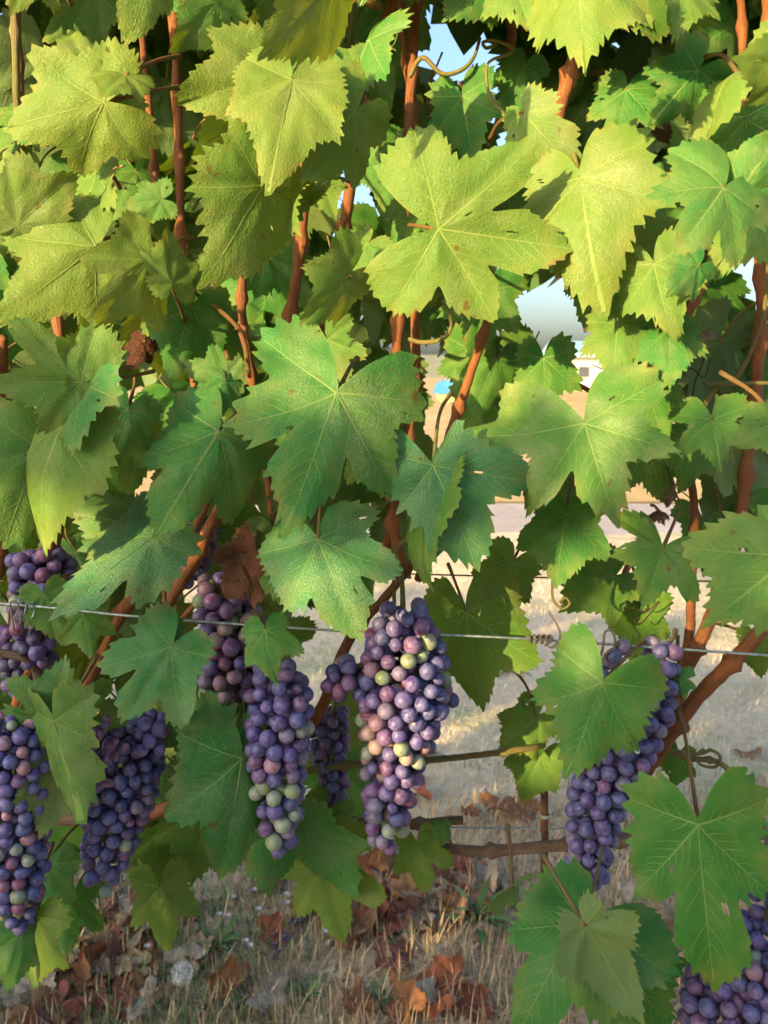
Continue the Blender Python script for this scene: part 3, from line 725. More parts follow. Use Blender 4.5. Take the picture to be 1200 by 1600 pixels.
# --- top band, in the sun
H(163, 160, 2, 205, .60, .01, 0, SunYl, (282, 136, .68), s1=(.8, .7), ky=.5, kx=.5)
H(160, 150, 108, 48, .63, .02, 10, SunYl, s1=.8)
H(196, 117, 157, 152, .60, -.03, 52, (.8, 0, .2), (283, 88, .68), green=False, s1=.9, s2=.8)
H(232, -50, 197, 70, .60, -.02, 0, SunYl, l1=.6, l2=.5)
H(430, 122, 280, 165, .62, -.01, 8, SunYl, s1=.85, s2=.75, kx=.5, ky=.6)
H(340, 5, 268, 78, .66, -.01, -10, (.45, .2, .5), s1=.9)
H(456, 124, 424, 288, .60, -.02, 6, SunYl, (500, 60, .68), s1=.82, s2=.7, l1=.78)
H(556, 172, 470, 284, .625, -.03, -12, (.6, .1, .4), (580, 110, .70), s1=.72, kx=.6)
H(578, 62, 548, 215, .66, 0, 58, (.2, .1, .5), s1=.9)
H(588, 95, 592, 190, .665, 0, -40, (.5, .2, .4), s1=.9)
H(528, -40, 412, 82, .52, -.02, -30, (.6, 0, .2), s1=.9, s2=.8)
H(28, 352, 118, 268, .63, 0, 8, (.7, .5, .3), s1=.85, pet=(10, 340, .7))
H(155, 262, 128, 390, .66, 0, 62, (.5, .1, .3), s1=.9)
H(232, 405, 150, 512, .61, -.02, 0, SunYl, (300, 370, .70), s1=(.44, .8), s2=.62, l1=.9, open=30)
H(150, 385, -5, 512, .635, -.02, 6, SunYl, s1=.7, s2=.6)
H(60, 300, 10, 400, .66, 0, 0, (.6, .3, .4))
H(268, 442, 262, 362, .61, .01, 30, (.6, 0, .2), (290, 505, .70), s1=.9)
H(252, 312, 192, 322, .64, 0, 10, (.3, .2, .6), s1=.7)
H(412, 290, 316, 442, .62, -.02, -24, (.6, .1, .3), s1=.88, s2=.8, l1=.7)
H(425, 290, 470, 368, .66, -.02, 0, (.55, .1, .4), s1=.9)
H(505, 285, 525, 340, .66, -.01, 0, (.55, .1, .4), s1=.9)
H(686, 358, 884, 388, .60, .0, -4, (.55, .12, .35), (640, 352, .66), s1=(.50, .44), s2=(.46, .62), l1=(.92, .95), l2=(.80, .86), w=4.6, a2=112, open=22, kx=.35, ky=.25)
H(906, 278, 946, 492, .615, -.02, 4, (.72, .45, .35), (885, 195, .72), green=True, s1=.8, s2=(.72, .7), l1=(.84, .82), a1=60, kx=.4)
H(820, 175, 905, 268, .655, -.01, 20, (.6, .5, .4), s1=.9, l1=.5, l2=.4)
H(1131, 293, 1052, 404, .49, -.02, 0, (.30, .05, .9), s1=(.62, .48), s2=(.7, .6), l1=(.84, .9), l2=.8, w=6)
H(1155, 300, 1215, 205, .50, 0, 0, (.25, .05, .9), s1=.9)
H(1245, 100, 1146, 92, .46, -.01, 0, (.6, .1, .3), s1=.85)
H(905, -55, 914, 116, .56, -.02, 0, SunYl, s1=.9, s2=.8, l1=.82)
H(1152, 112, 1090, 240, .64, -.02, 55, (.7, .55, .3), s1=.9, l1=.7)
H(1065, -25, 1050, 66, .64, -.03, 0, (.6, .1, .4), s1=.85)
H(985, -30, 1020, 45, .68, -.01, 0, (.5, .1, .4), s1=.9)
H(1005, -20, 1120, 40, .66, -.01, 10, (.35, .1, .4), s1=.9)
H(770, -50, 690, 36, .70, -.01, 0, (.2, .1, .4), s1=.9)
H(800, -40, 830, 50, .70, -.02, 0, (.55, .1, .4), s1=.9)
H(60, -60, 15, 25, .62, 0, 0, SunYl)
H(150, -10, 70, 60, .72, 0, 0, (.4, .1, .4))
H(430, -25, 380, 60, .72, 0, -30, (.5, .1, .4))
H(1190, 330, 1105, 440, .60, 0, 20, (.5, .1, .5), s1=.8)
H(1022, 412, 1052, 528, .60, -.02, 0, (.55, .15, .6), s1=.86, l1=.8)
H(1092, 415, 1042, 462, .585, -.01, 0, (.1, .2, .9), s1=.85)
H(985, 400, 1085, 345, .63, 0, 10, (.6, .15, .4), s1=.8)
H(965, 505, 958, 602, .64, -.02, 6, (.45, .15, .6), s1=.85)
H(1045, 515, 1046, 606, .625, -.02, -8, (.15, .1, .7), s1=.85)
H(1010, 445, 965, 480, .65, 0, 0, (.6, .1, .4), s1=.9)
H(546, 432, 462, 518, .62, -.02, -20, (.5, .1, .5), (580, 425, .70), s1=.8, fl=-.2, fr=.5)
H(575, 380, 535, 440, .64, 0, 30, (.5, .1, .5), s1=.9)
H(760, 452, 738, 575, .73, -.01, 0, (.1, .1, .4), s1=.7)
H(935, 410, 915, 515, .72, -.01, 0, (.12, .1, .4), s1=.8)
H(850, 560, 850, 665, .72, -.01, 0, (.15, .1, .4), s1=.7)
H(735, 545, 720, 640, .76, 0, 0, (.2, .1, .3), s1=.8)
H(722, 150, 742, 258, .75, -.01, 0, (.1, .1, .4), s1=.8)
H(660, 230, 640, 330, .80, 0, 0, (.1, .1, .4), s1=.8)
H(590, 230, 602, 330, .82, 0, 0, (.15, .1, .4), s1=.8)
H(820, 100, 790, 190, .77, 0, 0, (.1, .1, .4), s1=.8)
H(980, 140, 960, 250, .74, 0, 0, (.1, .1, .4), s1=.6)
H(1090, 110, 1010, 200, .72, 0, 0, (.05, .1, .4), s1=.7)
H(775, 560, 738, 655, .74, 0, 0, (.15, .1, .4), s1=.7)
H(1005, 598, 1036, 690, .73, 0, 0, (.2, .1, .4), s1=.7)
H(1085, 690, 1060, 770, .76, 0, 0, (.25, .1, .3), s1=.8)
H(215, 680, 200, 772, .78, 0, 0, (.3, .1, .3), s1=.7)
H(755, 615, 778, 712, .77, 0, 0, (.2, .1, .3), s1=.7)
H(1010, 700, 1042, 790, .78, 0, 0, (.25, .1, .3), s1=.7)
H(880, 700, 890, 800, .72, 0, 0, (.3, .1, .3), s1=.8)
H(700, 250, 725, 345, .82, 0, 0, (.1, .1, .3), s1=.7)
# --- middle band
H(526, 614, 440, 838, .585, -.03, -2, (.16, .2, .75), (560, 560, .70), s1=(.44, .46), s2=(.66, .62), l1=(.88, .86), l2=(.85, .80), a1=56, a2=112, w=4.5, open=24, kx=.3)
H(342, 675, 244, 836, .60, -.03, 0, (.14, .15, .8), (388, 640, .70), s1=(.52, .62), s2=.68, l1=(.80, .92), l2=(.72, .74), a1=50, w=5, open=20)
H(352, 592, 286, 565, .635, 0, 0, (.25, .3, .5), s1=.8, l1=(.95, .9))
H(352, 595, 340, 655, .63, -.01, 0, (.15, .1, .8), s1=.9)
H(128, 597, -20, 600, .58, -.02, -4, (.45, .15, .6), (240, 580, .70), s1=(.60, .8), l1=(1.0, .8), l2=(.8, .6))
H(136, 590, 120, 480, .60, 0, 66, (.4, .1, .5), s1=.9)
H(130, 600, 38, 720, .585, 0, 38, (.15, .2, .9), s1=.7, fl=.3, fr=-.5)
H(40, 690, 0, 740, .60, 0, -20, (.2, .2, .7), s1=.8)
H(96, 668, 68, 852, .575, -.01, 50, (.55, .05, .2), s1=.9, s2=.85, l1=.8)
H(62, 700, 2, 868, .58, -.03, -8, (.40, .1, .7), s1=.9, s2=.8)
H(242, 836, 82, 962, .60, -.03, 0, (.02, .95, 1), (300, 800, .70), s1=(.72, .45), s2=.64, l1=(.80, .74), l2=(.62, .5), a1=50, w=5, sx=.74)
H(235, 825, 100, 800, .625, 0, 0, (.25, .6, .4), s1=.9, l1=.6)
H(677, 727, 750, 905, .60, -.02, -8, (.0, .85, .8), (706, 612, .69), green=True, s1=(.5, .62), s2=(.52, .5), l1=(.5, .88), l2=(.64, .45), a1=60, a2=128, open=40, sx=1.0)
H(672, 768, 678, 926, .615, -.02, 64, (.35, .1, .6), (690, 700, .68), green=True, s1=.9, s2=.9, l1=.7)
H(914, 661, 962, 814, .60, -.03, -2, (.34, .4, .5), (950, 640, .68), s1=(.50, .72), s2=.74, l1=(1.10, .92), l2=(1.3, .92), a1=54, a2=106, w=6, open=20, sx=.95)
H(1112, 656, 1124, 735, .61, -.02, 0, (.22, .15, .5), (1150, 620, .68), s1=.85, l1=.95, l2=.9)
H(1215, 660, 1140, 690, .54, -.01, 0, (.4, .1, .6), s1=.85)
H(1238, 868, 1092, 985, .47, -.01, 0, (.38, .1, .55), s1=.92, s2=.85, l1=(.95, .95))
H(1036, 856, 1006, 940, .62, -.03, 0, (.30, .15, .4), (1060, 800, .70), s1=.86, l1=(1.0, 1.05), l2=(.95, .85), open=28)
H(884, 802, 868, 925, .66, -.02, 0, (.04, .1, .5), s1=.9, l1=.85)
H(497, 842, 567, 1006, .60, -.03, 6, (.04, .8, .85), s1=(.50, .50), s2=(.64, .56), l1=(.72, .88), l2=(.7, .66), w=4.5, a1=50)
H(430, 835, 455, 960, .66, -.02, 0, (.4, .3, .4), s1=.9)
H(415, 984, 432, 1064, .61, -.02, 0, (.12, .3, .5), s1=.85, l1=.9)
H(200, 640, 165, 735, .68, -.01, 0, (.1, .2, .6), s1=.9)
H(570, 700, 600, 775, .64, -.01, 0, (.25, .1, .5), s1=.8)
# --- lower band, in the shade
H(941, 1066, 884, 1212, .585, -.02, 0, (.14, .15, .5), (1022, 995, .70), s1=(.90, .9), s2=.8, l1=(.86, .95), l2=(.78, .8), open=26)
H(1092, 1289, 1116, 1546, .52, -.03, 0, (.10, .12, .4), (1062, 1105, .69), s1=(.46, .48), s2=(.58, .6), l1=(.70, .66), l2=(.54, .62), a1=50, w=5, sx=.82, open=24, kx=.4)
H(912, 1442, 812, 1625, .52, -.02, 0, (.08, .3, .8), (945, 1300, .70), green=True, s1=(.46, .58), s2=(.7, .7), l1=(.7, .8), l2=(.6, .85), w=5.5, open=20)
H(914, 1446, 1008, 1602, .495, -.02, 184, (.25, .2, .5), s1=.75, s2=.8, l1=.62, l2=.4, sx=.7)
H(960, 1500, 1048, 1612, .56, -.01, 0, (.0, .2, .6), s1=.9)
H(800, 1385, 755, 1425, .53, -.03, 100, (.3, .2, .5), s1=.9)
H(84, 1122, 104, 1020, .60, .01, -6, (.18, .6, .5), s1=.78, l1=(1.15, .95), l2=(1.2, .9), a1=56, a2=98, open=50)
H(86, 1128, 126, 1290, .575, -.02, 46, (.35, .3, .5), s1=.9, l1=.55)
H(92, 1205, 62, 1312, .60, -.02, 160, (.5, .2, .3), s1=.85)
H(268, 1010, 188, 1130, .605, -.02, 10, (.02, .6, 1), (302, 1000, .70), green=True, s1=(.44, .7), s2=(.45, .6), l1=.95, a1=46)
H(262, 1000, 250, 945, .62, .01, 0, (.02, .6, .9), s1=.8)
H(350, 1148, 246, 1252, .665, -.02, 10, (.03, .4, .9), s1=(.6, .7), s2=.6, l1=(.9, .85))
H(378, 1185, 342, 1386, .635, -.02, -20, (.04, .3, .9), s1=.62, s2=.66)
H(382, 1140, 370, 1290, .665, -.01, 66, (.3, .1, .5), s1=.9, sx=.6)
H(430, 1300, 420, 1400, .66, 0, 0, (.05, .3, .9), s1=.9)
H(112, 1406, 104, 1496, .70, -.02, 0, (.05, .2, .4), (112, 1330, .74), s1=.6, l1=1.0, l2=.9)
H(34, 1458, 8, 1552, .59, -.02, 0, (.05, .3, .9), s1=.8)
H(58, 1432, 50, 1540, .60, 0, 60, (.5, .1, .3), s1=.9)
H(75, 1350, 60, 1440, .66, 0, 30, (.1, .2, .8), s1=.9)
H(250, 1385, 262, 1496, .72, -.02, 20, (.5, .1, .3), (205, 1355, .74), s1=.6)
H(260, 1290, 250, 1400, .76, 0, 0, (.35, .1, .3), s1=.8)
H(320, 1260, 300, 1380, .76, 0, 0, (.3, .1, .3), s1=.85)
H(503, 1352, 536, 1466, .72, -.03, 0, (.6, .1, .2), (480, 1280, .76), s1=.75, l1=(.9, 1.2), l2=(.9, 1.0))
H(480, 1300, 565, 1410, .70, -.02, 50, (.05, .3, .9), s1=.8)
H(510, 1270, 470, 1345, .745, 0, 0, (.35, .1, .3), s1=.9)
H(652, 1318, 668, 1396, .745, -.01, 0, (.45, .1, .3), (690, 1328, .77), s1=(.8, .42), l1=.95)
H(690, 1290, 688, 1325, .74, -.01, 0, (.2, .1, .4), (706, 1322, .765), s1=.9)
H(728, 956, 756, 1118, .73, -.01, 0, (.42, .1, .3), (700, 880, .75), s1=.8, s2=.72, l1=.85)
H(838, 1120, 775, 1180, .76, 0, 0, (.4, .1, .3), s1=.8)
H(845, 1180, 815, 1250, .77, 0, 0, (.4, .1, .3), s1=.85)
H(1068, 1075, 1066, 1058, .66, 0, 0, (.05, .2, .6), s1=.9)
H(1062, 1060, 1072, 1092, .655, -.01, 0, (.05, .2, .7), s1=.9, l1=1, l2=1)
H(130, 960, 140, 1025, .66, -.01, 0, (.25, .2, .5), s1=.9, l1=1)
H(70, 930, 90, 1000, .67, -.01, 0, (.25, .2, .5), s1=.9)
H(1180, 1000, 1190, 1060, .72, 0, 0, (.4, .1, .3), s1=.9)
H(1060, 1180, 1050, 1230, .74, 0, 0, (.1, .1, .6), s1=.9)
H(20, 780, 45, 700, .65, 0, 0, (.1, .3, .7), s1=.9)
H(960, 900, 870, 960, .74, 0, 0, (.25, .1, .3), s1=.85)
H(800, 880, 760, 960, .77, 0, 0, (.35, .1, .3), s1=.85)
H(1000, 950, 990, 1040, .76, 0, 0, (.35, .1, .3), s1=.85)
# dead brown leaf caught above the bunch
H(402, 862, 356, 935, .64, -.02, 10, (.24, .10, .06), name='dead_leaf', label='crumpled brown dead leaf hanging above the grapes', mats=[M_DEAD, M_DEAD], s1=.7, kx=1.6, ky=-1.2, wave=.22, puck=.06, warp=2.5)
H(372, 870, 395, 940, .65, -.02, -50, (.20, .085, .05), name='dead_leaf', label='curled flap of the brown dead leaf', mats=[M_DEAD, M_DEAD], s1=.7, kx=2.2, ky=.8, wave=.2, puck=.06, warp=2.5)
H(1015, 170, 1045, 225, .80, 0, 0, (.12, .07, .04), name='dead_leaf', label='small shrivelled brown leaf in the dark upper canopy', mats=[M_DEAD, M_DEAD], kx=2, ky=1.5, wave=.25, warp=2.5)
H(225, 535, 200, 578, .90, 0, 0, (.06, .016, .012), name='dead_leaf', label='dark red withered leaf deep inside the canopy', mats=[M_DEAD, M_DEAD], kx=1, ky=1)

# ------------------------------------------------------------------ the leaves behind, sharing a few meshes
var = []
vr_rng = random.Random(11)
for k in range(16):
    q = dict(kx=vr_rng.uniform(-.2, .8), ky=vr_rng.uniform(0, .9), fl=vr_rng.uniform(-.15, .35), fr=vr_rng.uniform(-.15, .35), wave=vr_rng.uniform(.03, .09), warp=vr_rng.uniform(.8, 1.8))
    p = dict(s1=vr_rng.choice((.5, .62, .75, .85)), s2=vr_rng.choice((.55, .65, .75)), l1=vr_rng.uniform(.8, .95), l2=vr_rng.uniform(.6, .78))
    me = leaf_mesh('leaf', p, q, 300 + k, 150, 8)
    Vp, Fp = tube_data(catmull([(0, .012, 0), (.04, -.3, -.16), (vr_rng.uniform(-.2, .2), -.6, -.5)], 6), [.013, .011, .014], 6)
    pm = mesh('petiole', Vp, Fp, [M_PET if k % 3 else M_PETG], uv=[(v[0], v[1] * .1) for v in Vp])
    var.append((me, pm))
# gaps through which sky, field and ground show: (x, y, radius) in the photo
GAPS = [(712, 72, 72), (790, 195, 22), (838, 470, 66), (660, 560, 30), (700, 600, 42), (935, 565, 48), (900, 640, 30), (1180, 345, 30), (1190, 420, 26), (740, 720, 60), (800, 810, 40),
        (1050, 740, 40), (1030, 780, 55), (1000, 820, 40), (860, 815, 40), (800, 1000, 60), (850, 960, 36), (20, 40, 18), (130, 40, 16), (240, 120, 28), (212, 225, 26), (545, 345, 26), (1010, 45, 20), (965, 60, 14),
        (560, 850, 26), (545, 250, 16), (780, 540, 30), (870, 540, 26), (440, 690, 20), (200, 640, 36), (235, 740, 55)]
frng = random.Random(23)
def fill(n_rows, n_cols, Y0, Y1, x0, x1, y0, y1, size, skip, face=False):
    for j in range(n_rows):
        for i in range(n_cols):
            px = x0 + (x1 - x0) * (i + frng.uniform(.05, .95)) / n_cols; py = y0 + (y1 - y0) * (j + frng.uniform(.05, .95)) / n_rows
            if frng.random() < skip(px, py): continue
            Y = frng.uniform(Y0, Y1); L = frng.uniform(*size)
            tip = Vector((frng.gauss(0, .55), frng.gauss(0, .35), -1)); tip.normalize()
            ctr = P(px, py, Y); b = ctr - tip * L * .35
            rp = L * F / Y * .42
            if any((px - gx) ** 2 + (py - gy) ** 2 < (gr + rp) ** 2 * .80 for gx, gy, gr in GAPS): continue
            n = Vector((frng.gauss(.85, .32), -1, frng.gauss(.05, .3)))
            if frng.random() < .35: n = -n
            if face: n = Vector((frng.gauss(-.2, .45), -1, frng.gauss(.3, .3)))
            me, pm = frng.choice(var)
            v = vine_of(px)
            o = link('leaf', me, v); o.matrix_basis = Matrix.Translation(-v.location) @ frame_any(b, tip, n, L)
            yv = max(0, min(1, frng.gauss(.22, .2))); o.color = (yv, frng.uniform(0, .4), frng.uniform(0, .5), 1)
            link('petiole', pm, o)
def sk(px, py):
    if py < 560: return .04
    if px > 690: return .25 if py < 830 else .62
    if py < 800: return .12
    return .4 if py < 900 else .6
fill(10, 15, .68, .735, -100, 1300, -130, 620, (.045, .085), lambda x, y: .80, True)
fill(6, 7, .82, .95, -120, 560, 850, 1320, (.08, .12), lambda x, y: .2)
fill(7, 9, .78, .86, -100, 1300, 600, 860, (.06, .10), lambda x, y: .35)
fill(13, 17, .92, 1.08, -140, 1340, -130, 950, (.085, .125), sk)
fill(11, 15, 1.08, 1.28, -140, 1340, -130, 800, (.10, .14), sk)

def bulk(name, v, n, xr, yr, zr, seed, gaps):
    """extra canopy above and behind, added to block sky light inside: one mesh"""
    rng = np.random.RandomState(seed); V, Fc, UV = [], [], []
    shape = [(0, 0), (.22, -.16), (.46, .02), (.40, .22), (.58, .50), (.30, .56), (.16, .80), (0, 1.0), (-.16, .80), (-.30, .56), (-.58, .50), (-.40, .22), (-.46, .02), (-.22, -.16)]
    while n > 0:
        n -= 1
        x, y, z = rng.uniform(*xr), rng.uniform(*yr), rng.uniform(*zr)
        if gaps:
            fz = y * cp + (z - CAM_H) * sp_; px = 600 + F * x / fz; py = 800 - F * (-y * sp_ + (z - CAM_H) * cp) / fz
            if any((px - gx) ** 2 + (py - gy) ** 2 < (gr + 48) ** 2 for gx, gy, gr in GAPS): continue
        d = Vector(rng.normal(0, .5, 3)) + Vector((0, 0, -1)); nn = Vector(rng.normal(0, .7, 3)) + Vector((0, -1, .4))
        m = frame_any(Vector((x, y, z)) - v.location, d, nn, rng.uniform(.09, .14)); i = len(V)
        for a, b in shape: V.append(tuple(m @ Vector((a, b, -.3 * a * a + .06 * b * b)))); UV.append((a, b))
        Fc += [(i,) + (i + k, i + k + 1) for k in range(1, 13)]
    o = link(name, mesh(name, V, Fc, [M_LEAFP], uv=UV), v); o['kind'] = 'stuff'
bulk('upper_shade_foliage', vl, 620, (-1.25, .05), (.60, 1.45), (1.68, 2.0), 61, True)  # added on top to block overhead sky light
bulk('upper_shade_foliage', vr, 560, (.05, 1.15), (.60, 1.45), (1.68, 2.0), 62, True)
bulk('inner_shade_foliage', vl, 330, (-1.25, .05), (1.28, 1.50), (1.15, 1.8), 63, True)  # added at the back to block light from behind
bulk('inner_shade_foliage', vr, 260, (.05, 1.15), (1.28, 1.50), (1.22, 1.8), 64, True)

# ------------------------------------------------------------------ grape bunches
def grape_mesh():
    V, Fc = [], []
    nu, nv = 20, 12
    V.append((0, 0, 1))
    for j in range(1, nv):
        a = math.pi * j / nv
        for i in range(nu): V.append((math.sin(a) * math.cos(2 * math.pi * i / nu), math.sin(a) * math.sin(2 * math.pi * i / nu), math.cos(a)))
    V.append((0, 0, -1))
    for i in range(nu): Fc.append((0, 1 + i, 1 + (i + 1) % nu))
    for j in range(nv - 2):
        for i in range(nu): Fc.append((1 + j * nu + i, 1 + (j + 1) * nu + i, 1 + (j + 1) * nu + (i + 1) % nu, 1 + j * nu + (i + 1) % nu))
    e = len(V) - 1; s = 1 + (nv - 2) * nu
    for i in range(nu): Fc.append((e, s + (i + 1) % nu, s + i))
    return mesh('grape', V, Fc, [M_GRAPE])
G_ME = grape_mesh()
PAL = {'blue': (.030, .046, .165), 'violet': (.062, .042, .180), 'purple': (.135, .044, .135), 'red': (.20, .028, .05), 'pink': (.32, .15, .15), 'tan': (.36, .23, .14), 'green': (.22, .31, .07), 'pale': (.26, .33, .16), 'grey': (.17, .14, .19), 'dark': (.04, .025, .05), 'sunlit_pink': (.50, .27, .16)}  # the dark tone puts shade into the grapes of shadowed bunches
def pack(axis, radii, g, rng, cap=285):
    axis = np.array(axis); n = len(axis)
    seg = np.linalg.norm(np.diff(axis, axis=0), axis=1); s = np.concatenate([[0], np.cumsum(seg)])
    buf = np.full((400, 3), 99.0); ax = []; n_ = 0
    def at(t):
        return np.array([np.interp(t, s, axis[:, k]) for k in range(3)]), np.interp(t, s, radii)
    grid = []
    for shell, tries in ((0, 7000), (1.7, 1200)):
        T = rng.uniform(-.2 * g, s[-1] + .2 * g, tries); CC = np.stack([np.interp(T, s, axis[:, k]) for k in range(3)], -1); RR = np.interp(T, s, radii)
        for c, Rr in zip(CC, RR):
            if rng.rand() > Rr / max(radii): continue
            rr = Rr - g * (1 + shell) + rng.normal(0, .12 * g)
            if rr < 0: 
                if shell: continue
                rr = 0
            a = rng.uniform(0, 2 * math.pi); d = np.array([math.cos(a), math.sin(a), rng.normal(0, .1)])
            q = c + d * rr
            if np.min(np.sum((buf[:n_ + 1] - q) ** 2, 1)) < (1.64 * g) ** 2: continue
            buf[n_] = q; n_ += 1; ax.append(c)
            if n_ >= cap: break
    pts = buf[:n_].copy(); ax = np.array(ax); home = pts.copy()
    for it in range(40):
        d = pts[:, None] - pts[None]; D = np.linalg.norm(d, axis=2) + np.eye(len(pts)) * 9
        ov = np.clip(1.88 * g - D, 0, None); pts = pts + .35 * np.sum(d / D[..., None] * ov[..., None], 1) + .06 * (home - pts)
    return pts, ax
def bunch(label, parts, Y, gpx, pal, seed, stem_to=None, colour=None, zone=None):
    """parts: list of axes, each a list of (px, py, half width px[, dY])"""
    rng = np.random.RandomState(seed)
    top = P(parts[0][0][0], parts[0][0][1], Y)
    root = empty('grape_bunch', tuple(top)); tag(root, label, 'grape bunch', 'grape bunches')
    g = gpx * Y / F / 2
    names = list(pal); wts = np.array([pal[k] for k in names], float); wts /= wts.sum()
    allp = []
    for axis in parts:
        a3 = [np.array(P(a[0], a[1], Y + (a[3] if len(a) > 3 else 0))) for a in axis]; rd = [max(a[2] * Y / F, g * 1.05) for a in axis]
        fine = catmull(a3, 5); rf = np.interp(np.linspace(0, 1, len(fine)), np.linspace(0, 1, len(rd)), rd)
        pts, ax = pack(fine, rf, g, rng, 290 - min(len(allp), 240))
        if allp:
            A = np.array([p for p, _ in allp]); keep = [np.min(np.sum((A - p) ** 2, 1)) > (1.6 * g) ** 2 for p in pts]
            pts, ax = pts[keep], ax[keep]
        allp += list(zip(pts, ax))
        tube('rachis', [q - np.array(top) for q in fine], [g * .35, g * .2], M_PETG, root, 6)
    if stem_to:
        tube('stem', [q - np.array(top) for q in catmull([np.array(top) - np.array([0, 0, .01]), (np.array(top) + np.array(P(*stem_to))) / 2 + np.array([.003, -.006, .004]), np.array(P(*stem_to))], 6)], [g * .38, g * .3, g * .42], M_PETG, root, 7)
    for q, c in allp[:299]:
        o = link('grape', G_ME, root)
        o.location = q - np.array(top)
        out = Vector(q - c); out = (out.normalized() if out.length > 1e-5 else Vector((0, -1, 0))) * 1.0 + Vector((0, -.15, -.55)) + Vector(rng.normal(0, .35, 3))
        o.rotation_euler = (-out).to_track_quat('Z', 'Y').to_euler()
        s = g * rng.uniform(.84, 1.08) * (.78 if rng.rand() < .04 else 1)
        o.scale = (s * rng.uniform(.90, 1.02), s * rng.uniform(.92, 1.02), s * rng.uniform(.96, 1.10))
        k = names[rng.choice(len(names), p=wts)]
        if zone is not None:
            k = zone(q, rng) or k
        col = np.array(PAL[k]) * rng.uniform(.8, 1.2) * rng.uniform(.94, 1.06, 3)
        o.color = (*col, 1)
    return root
def zpx(p):
    """photo row of a point"""
    d = Vector(p) - Vector((0, 0, CAM_H)); f = d.y * cp + d.z * sp_; return 800 - F * (-d.y * sp_ + d.z * cp) / f, 600 + F * d.x / f
def z_center(q, rng):
    y, x = zpx(q)
    if 1125 < y < 1170 and x < 615 and rng.rand() < .8: return rng.choice(['sunlit_pink', 'pink', 'tan', 'pink'])  # sun patch put into the colour of the pink grapes here
    if 1165 < y < 1215 and rng.rand() < .45: return rng.choice(['pale', 'tan', 'pink', 'green'])
    if x < 640 and rng.rand() < .08: return 'red'
    if y > 1275 and rng.rand() < .5: return rng.choice(['green', 'pink', 'pale', 'purple', 'grey'])
    if 985 < y < 1070 and rng.rand() < .13: return 'green'
    if x > 655 and y < 1130 and rng.rand() < .7: return 'blue'
def z_tip(y0, kinds):
    def f(q, rng):
        y, x = zpx(q)
        if y > y0 and rng.rand() < .6: return rng.choice(kinds)
    return f
bunch('large central grape bunch, mostly blue-violet with sunlit pink and green grapes, crossed by the wire', [[(630, 958, 44), (632, 1010, 70), (630, 1075, 84), (624, 1130, 72), (615, 1190, 58), (607, 1250, 48), (604, 1300, 38), (602, 1322, 24)], [(600, 1020, 30), (545, 1050, 40), (520, 1082, 26)], [(670, 1040, 30, .03), (690, 1095, 30, .03)]],
      .655, 27, dict(blue=4, violet=5, purple=3.5, grey=.8, pink=.5, green=.5, tan=.3), 31, (615, 860, .74), zone=z_center)
bunch('grape bunch beside the large central one, blue-violet with a pale green tip', [[(430, 1050, 40), (440, 1095, 60), (435, 1150, 58), (432, 1205, 52), (436, 1260, 44), (438, 1305, 34), (438, 1328, 18)]],
      .64, 27, dict(blue=3.5, violet=5, purple=3, grey=1.2, pink=.6, pale=.4), 32, (430, 960, .70), zone=z_tip(1215, ['pale', 'pale', 'grey', 'violet', 'green']))
bunch('mixed red and green grape bunch half hidden below the dead brown leaf', [[(330, 905, 26), (350, 945, 52), (370, 1000, 62), (360, 1050, 58), (365, 1090, 44), (375, 1110, 25)]],
      .70, 27, dict(purple=3, violet=3, red=1.2, green=.6, pink=1.2, tan=.7, grey=1), 33, (400, 900, .73))
bunch('dark blue grape bunch with a patch of shrivelled red berries at its middle', [[(200, 1130, 44), (195, 1180, 70), (190, 1235, 66), (178, 1290, 54), (168, 1340, 45), (160, 1380, 30)], [(235, 1125, 30, -.02), (240, 1165, 28, -.02)]],
      .655, 24, dict(blue=6, violet=2.5, purple=1, grey=.5), 34, (215, 1060, .73), zone=z_tip(1300, ['violet', 'violet', 'grey', 'blue', 'pale', 'blue']))
bunch('blue and red grape bunch cut by the left edge of the picture', [[(20, 1125, 38), (25, 1170, 62), (25, 1230, 66), (25, 1300, 58), (30, 1360, 50), (30, 1410, 42), (28, 1440, 30)]],
      .60, 24.5, dict(blue=4, violet=3.5, purple=1.5, pink=.6, pale=.5, red=.5), 35, (50, 1075, .70), zone=z_tip(1370, ['red', 'red', 'purple', 'blue', 'green']))
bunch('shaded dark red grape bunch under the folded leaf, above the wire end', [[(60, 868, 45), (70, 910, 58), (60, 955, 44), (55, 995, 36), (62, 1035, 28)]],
      .735, 25, dict(purple=2, red=1.5, violet=2, dark=4, green=.3), 36, (80, 790, .74))  # dark share stands for shade cast by the leaf above
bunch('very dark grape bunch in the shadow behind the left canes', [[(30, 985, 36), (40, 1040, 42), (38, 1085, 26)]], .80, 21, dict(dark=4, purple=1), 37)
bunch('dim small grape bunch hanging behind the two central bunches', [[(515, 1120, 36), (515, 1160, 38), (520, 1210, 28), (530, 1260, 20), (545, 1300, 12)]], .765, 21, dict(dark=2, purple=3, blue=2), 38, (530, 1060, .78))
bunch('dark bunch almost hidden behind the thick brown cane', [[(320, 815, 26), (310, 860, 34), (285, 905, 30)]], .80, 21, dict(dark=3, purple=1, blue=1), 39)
bunch('dim dark red bunch behind leaves at the left edge, upper one', [[(5, 740, 26), (15, 790, 34), (10, 830, 26)]], .74, 23, dict(dark=2, purple=2, red=1), 40)
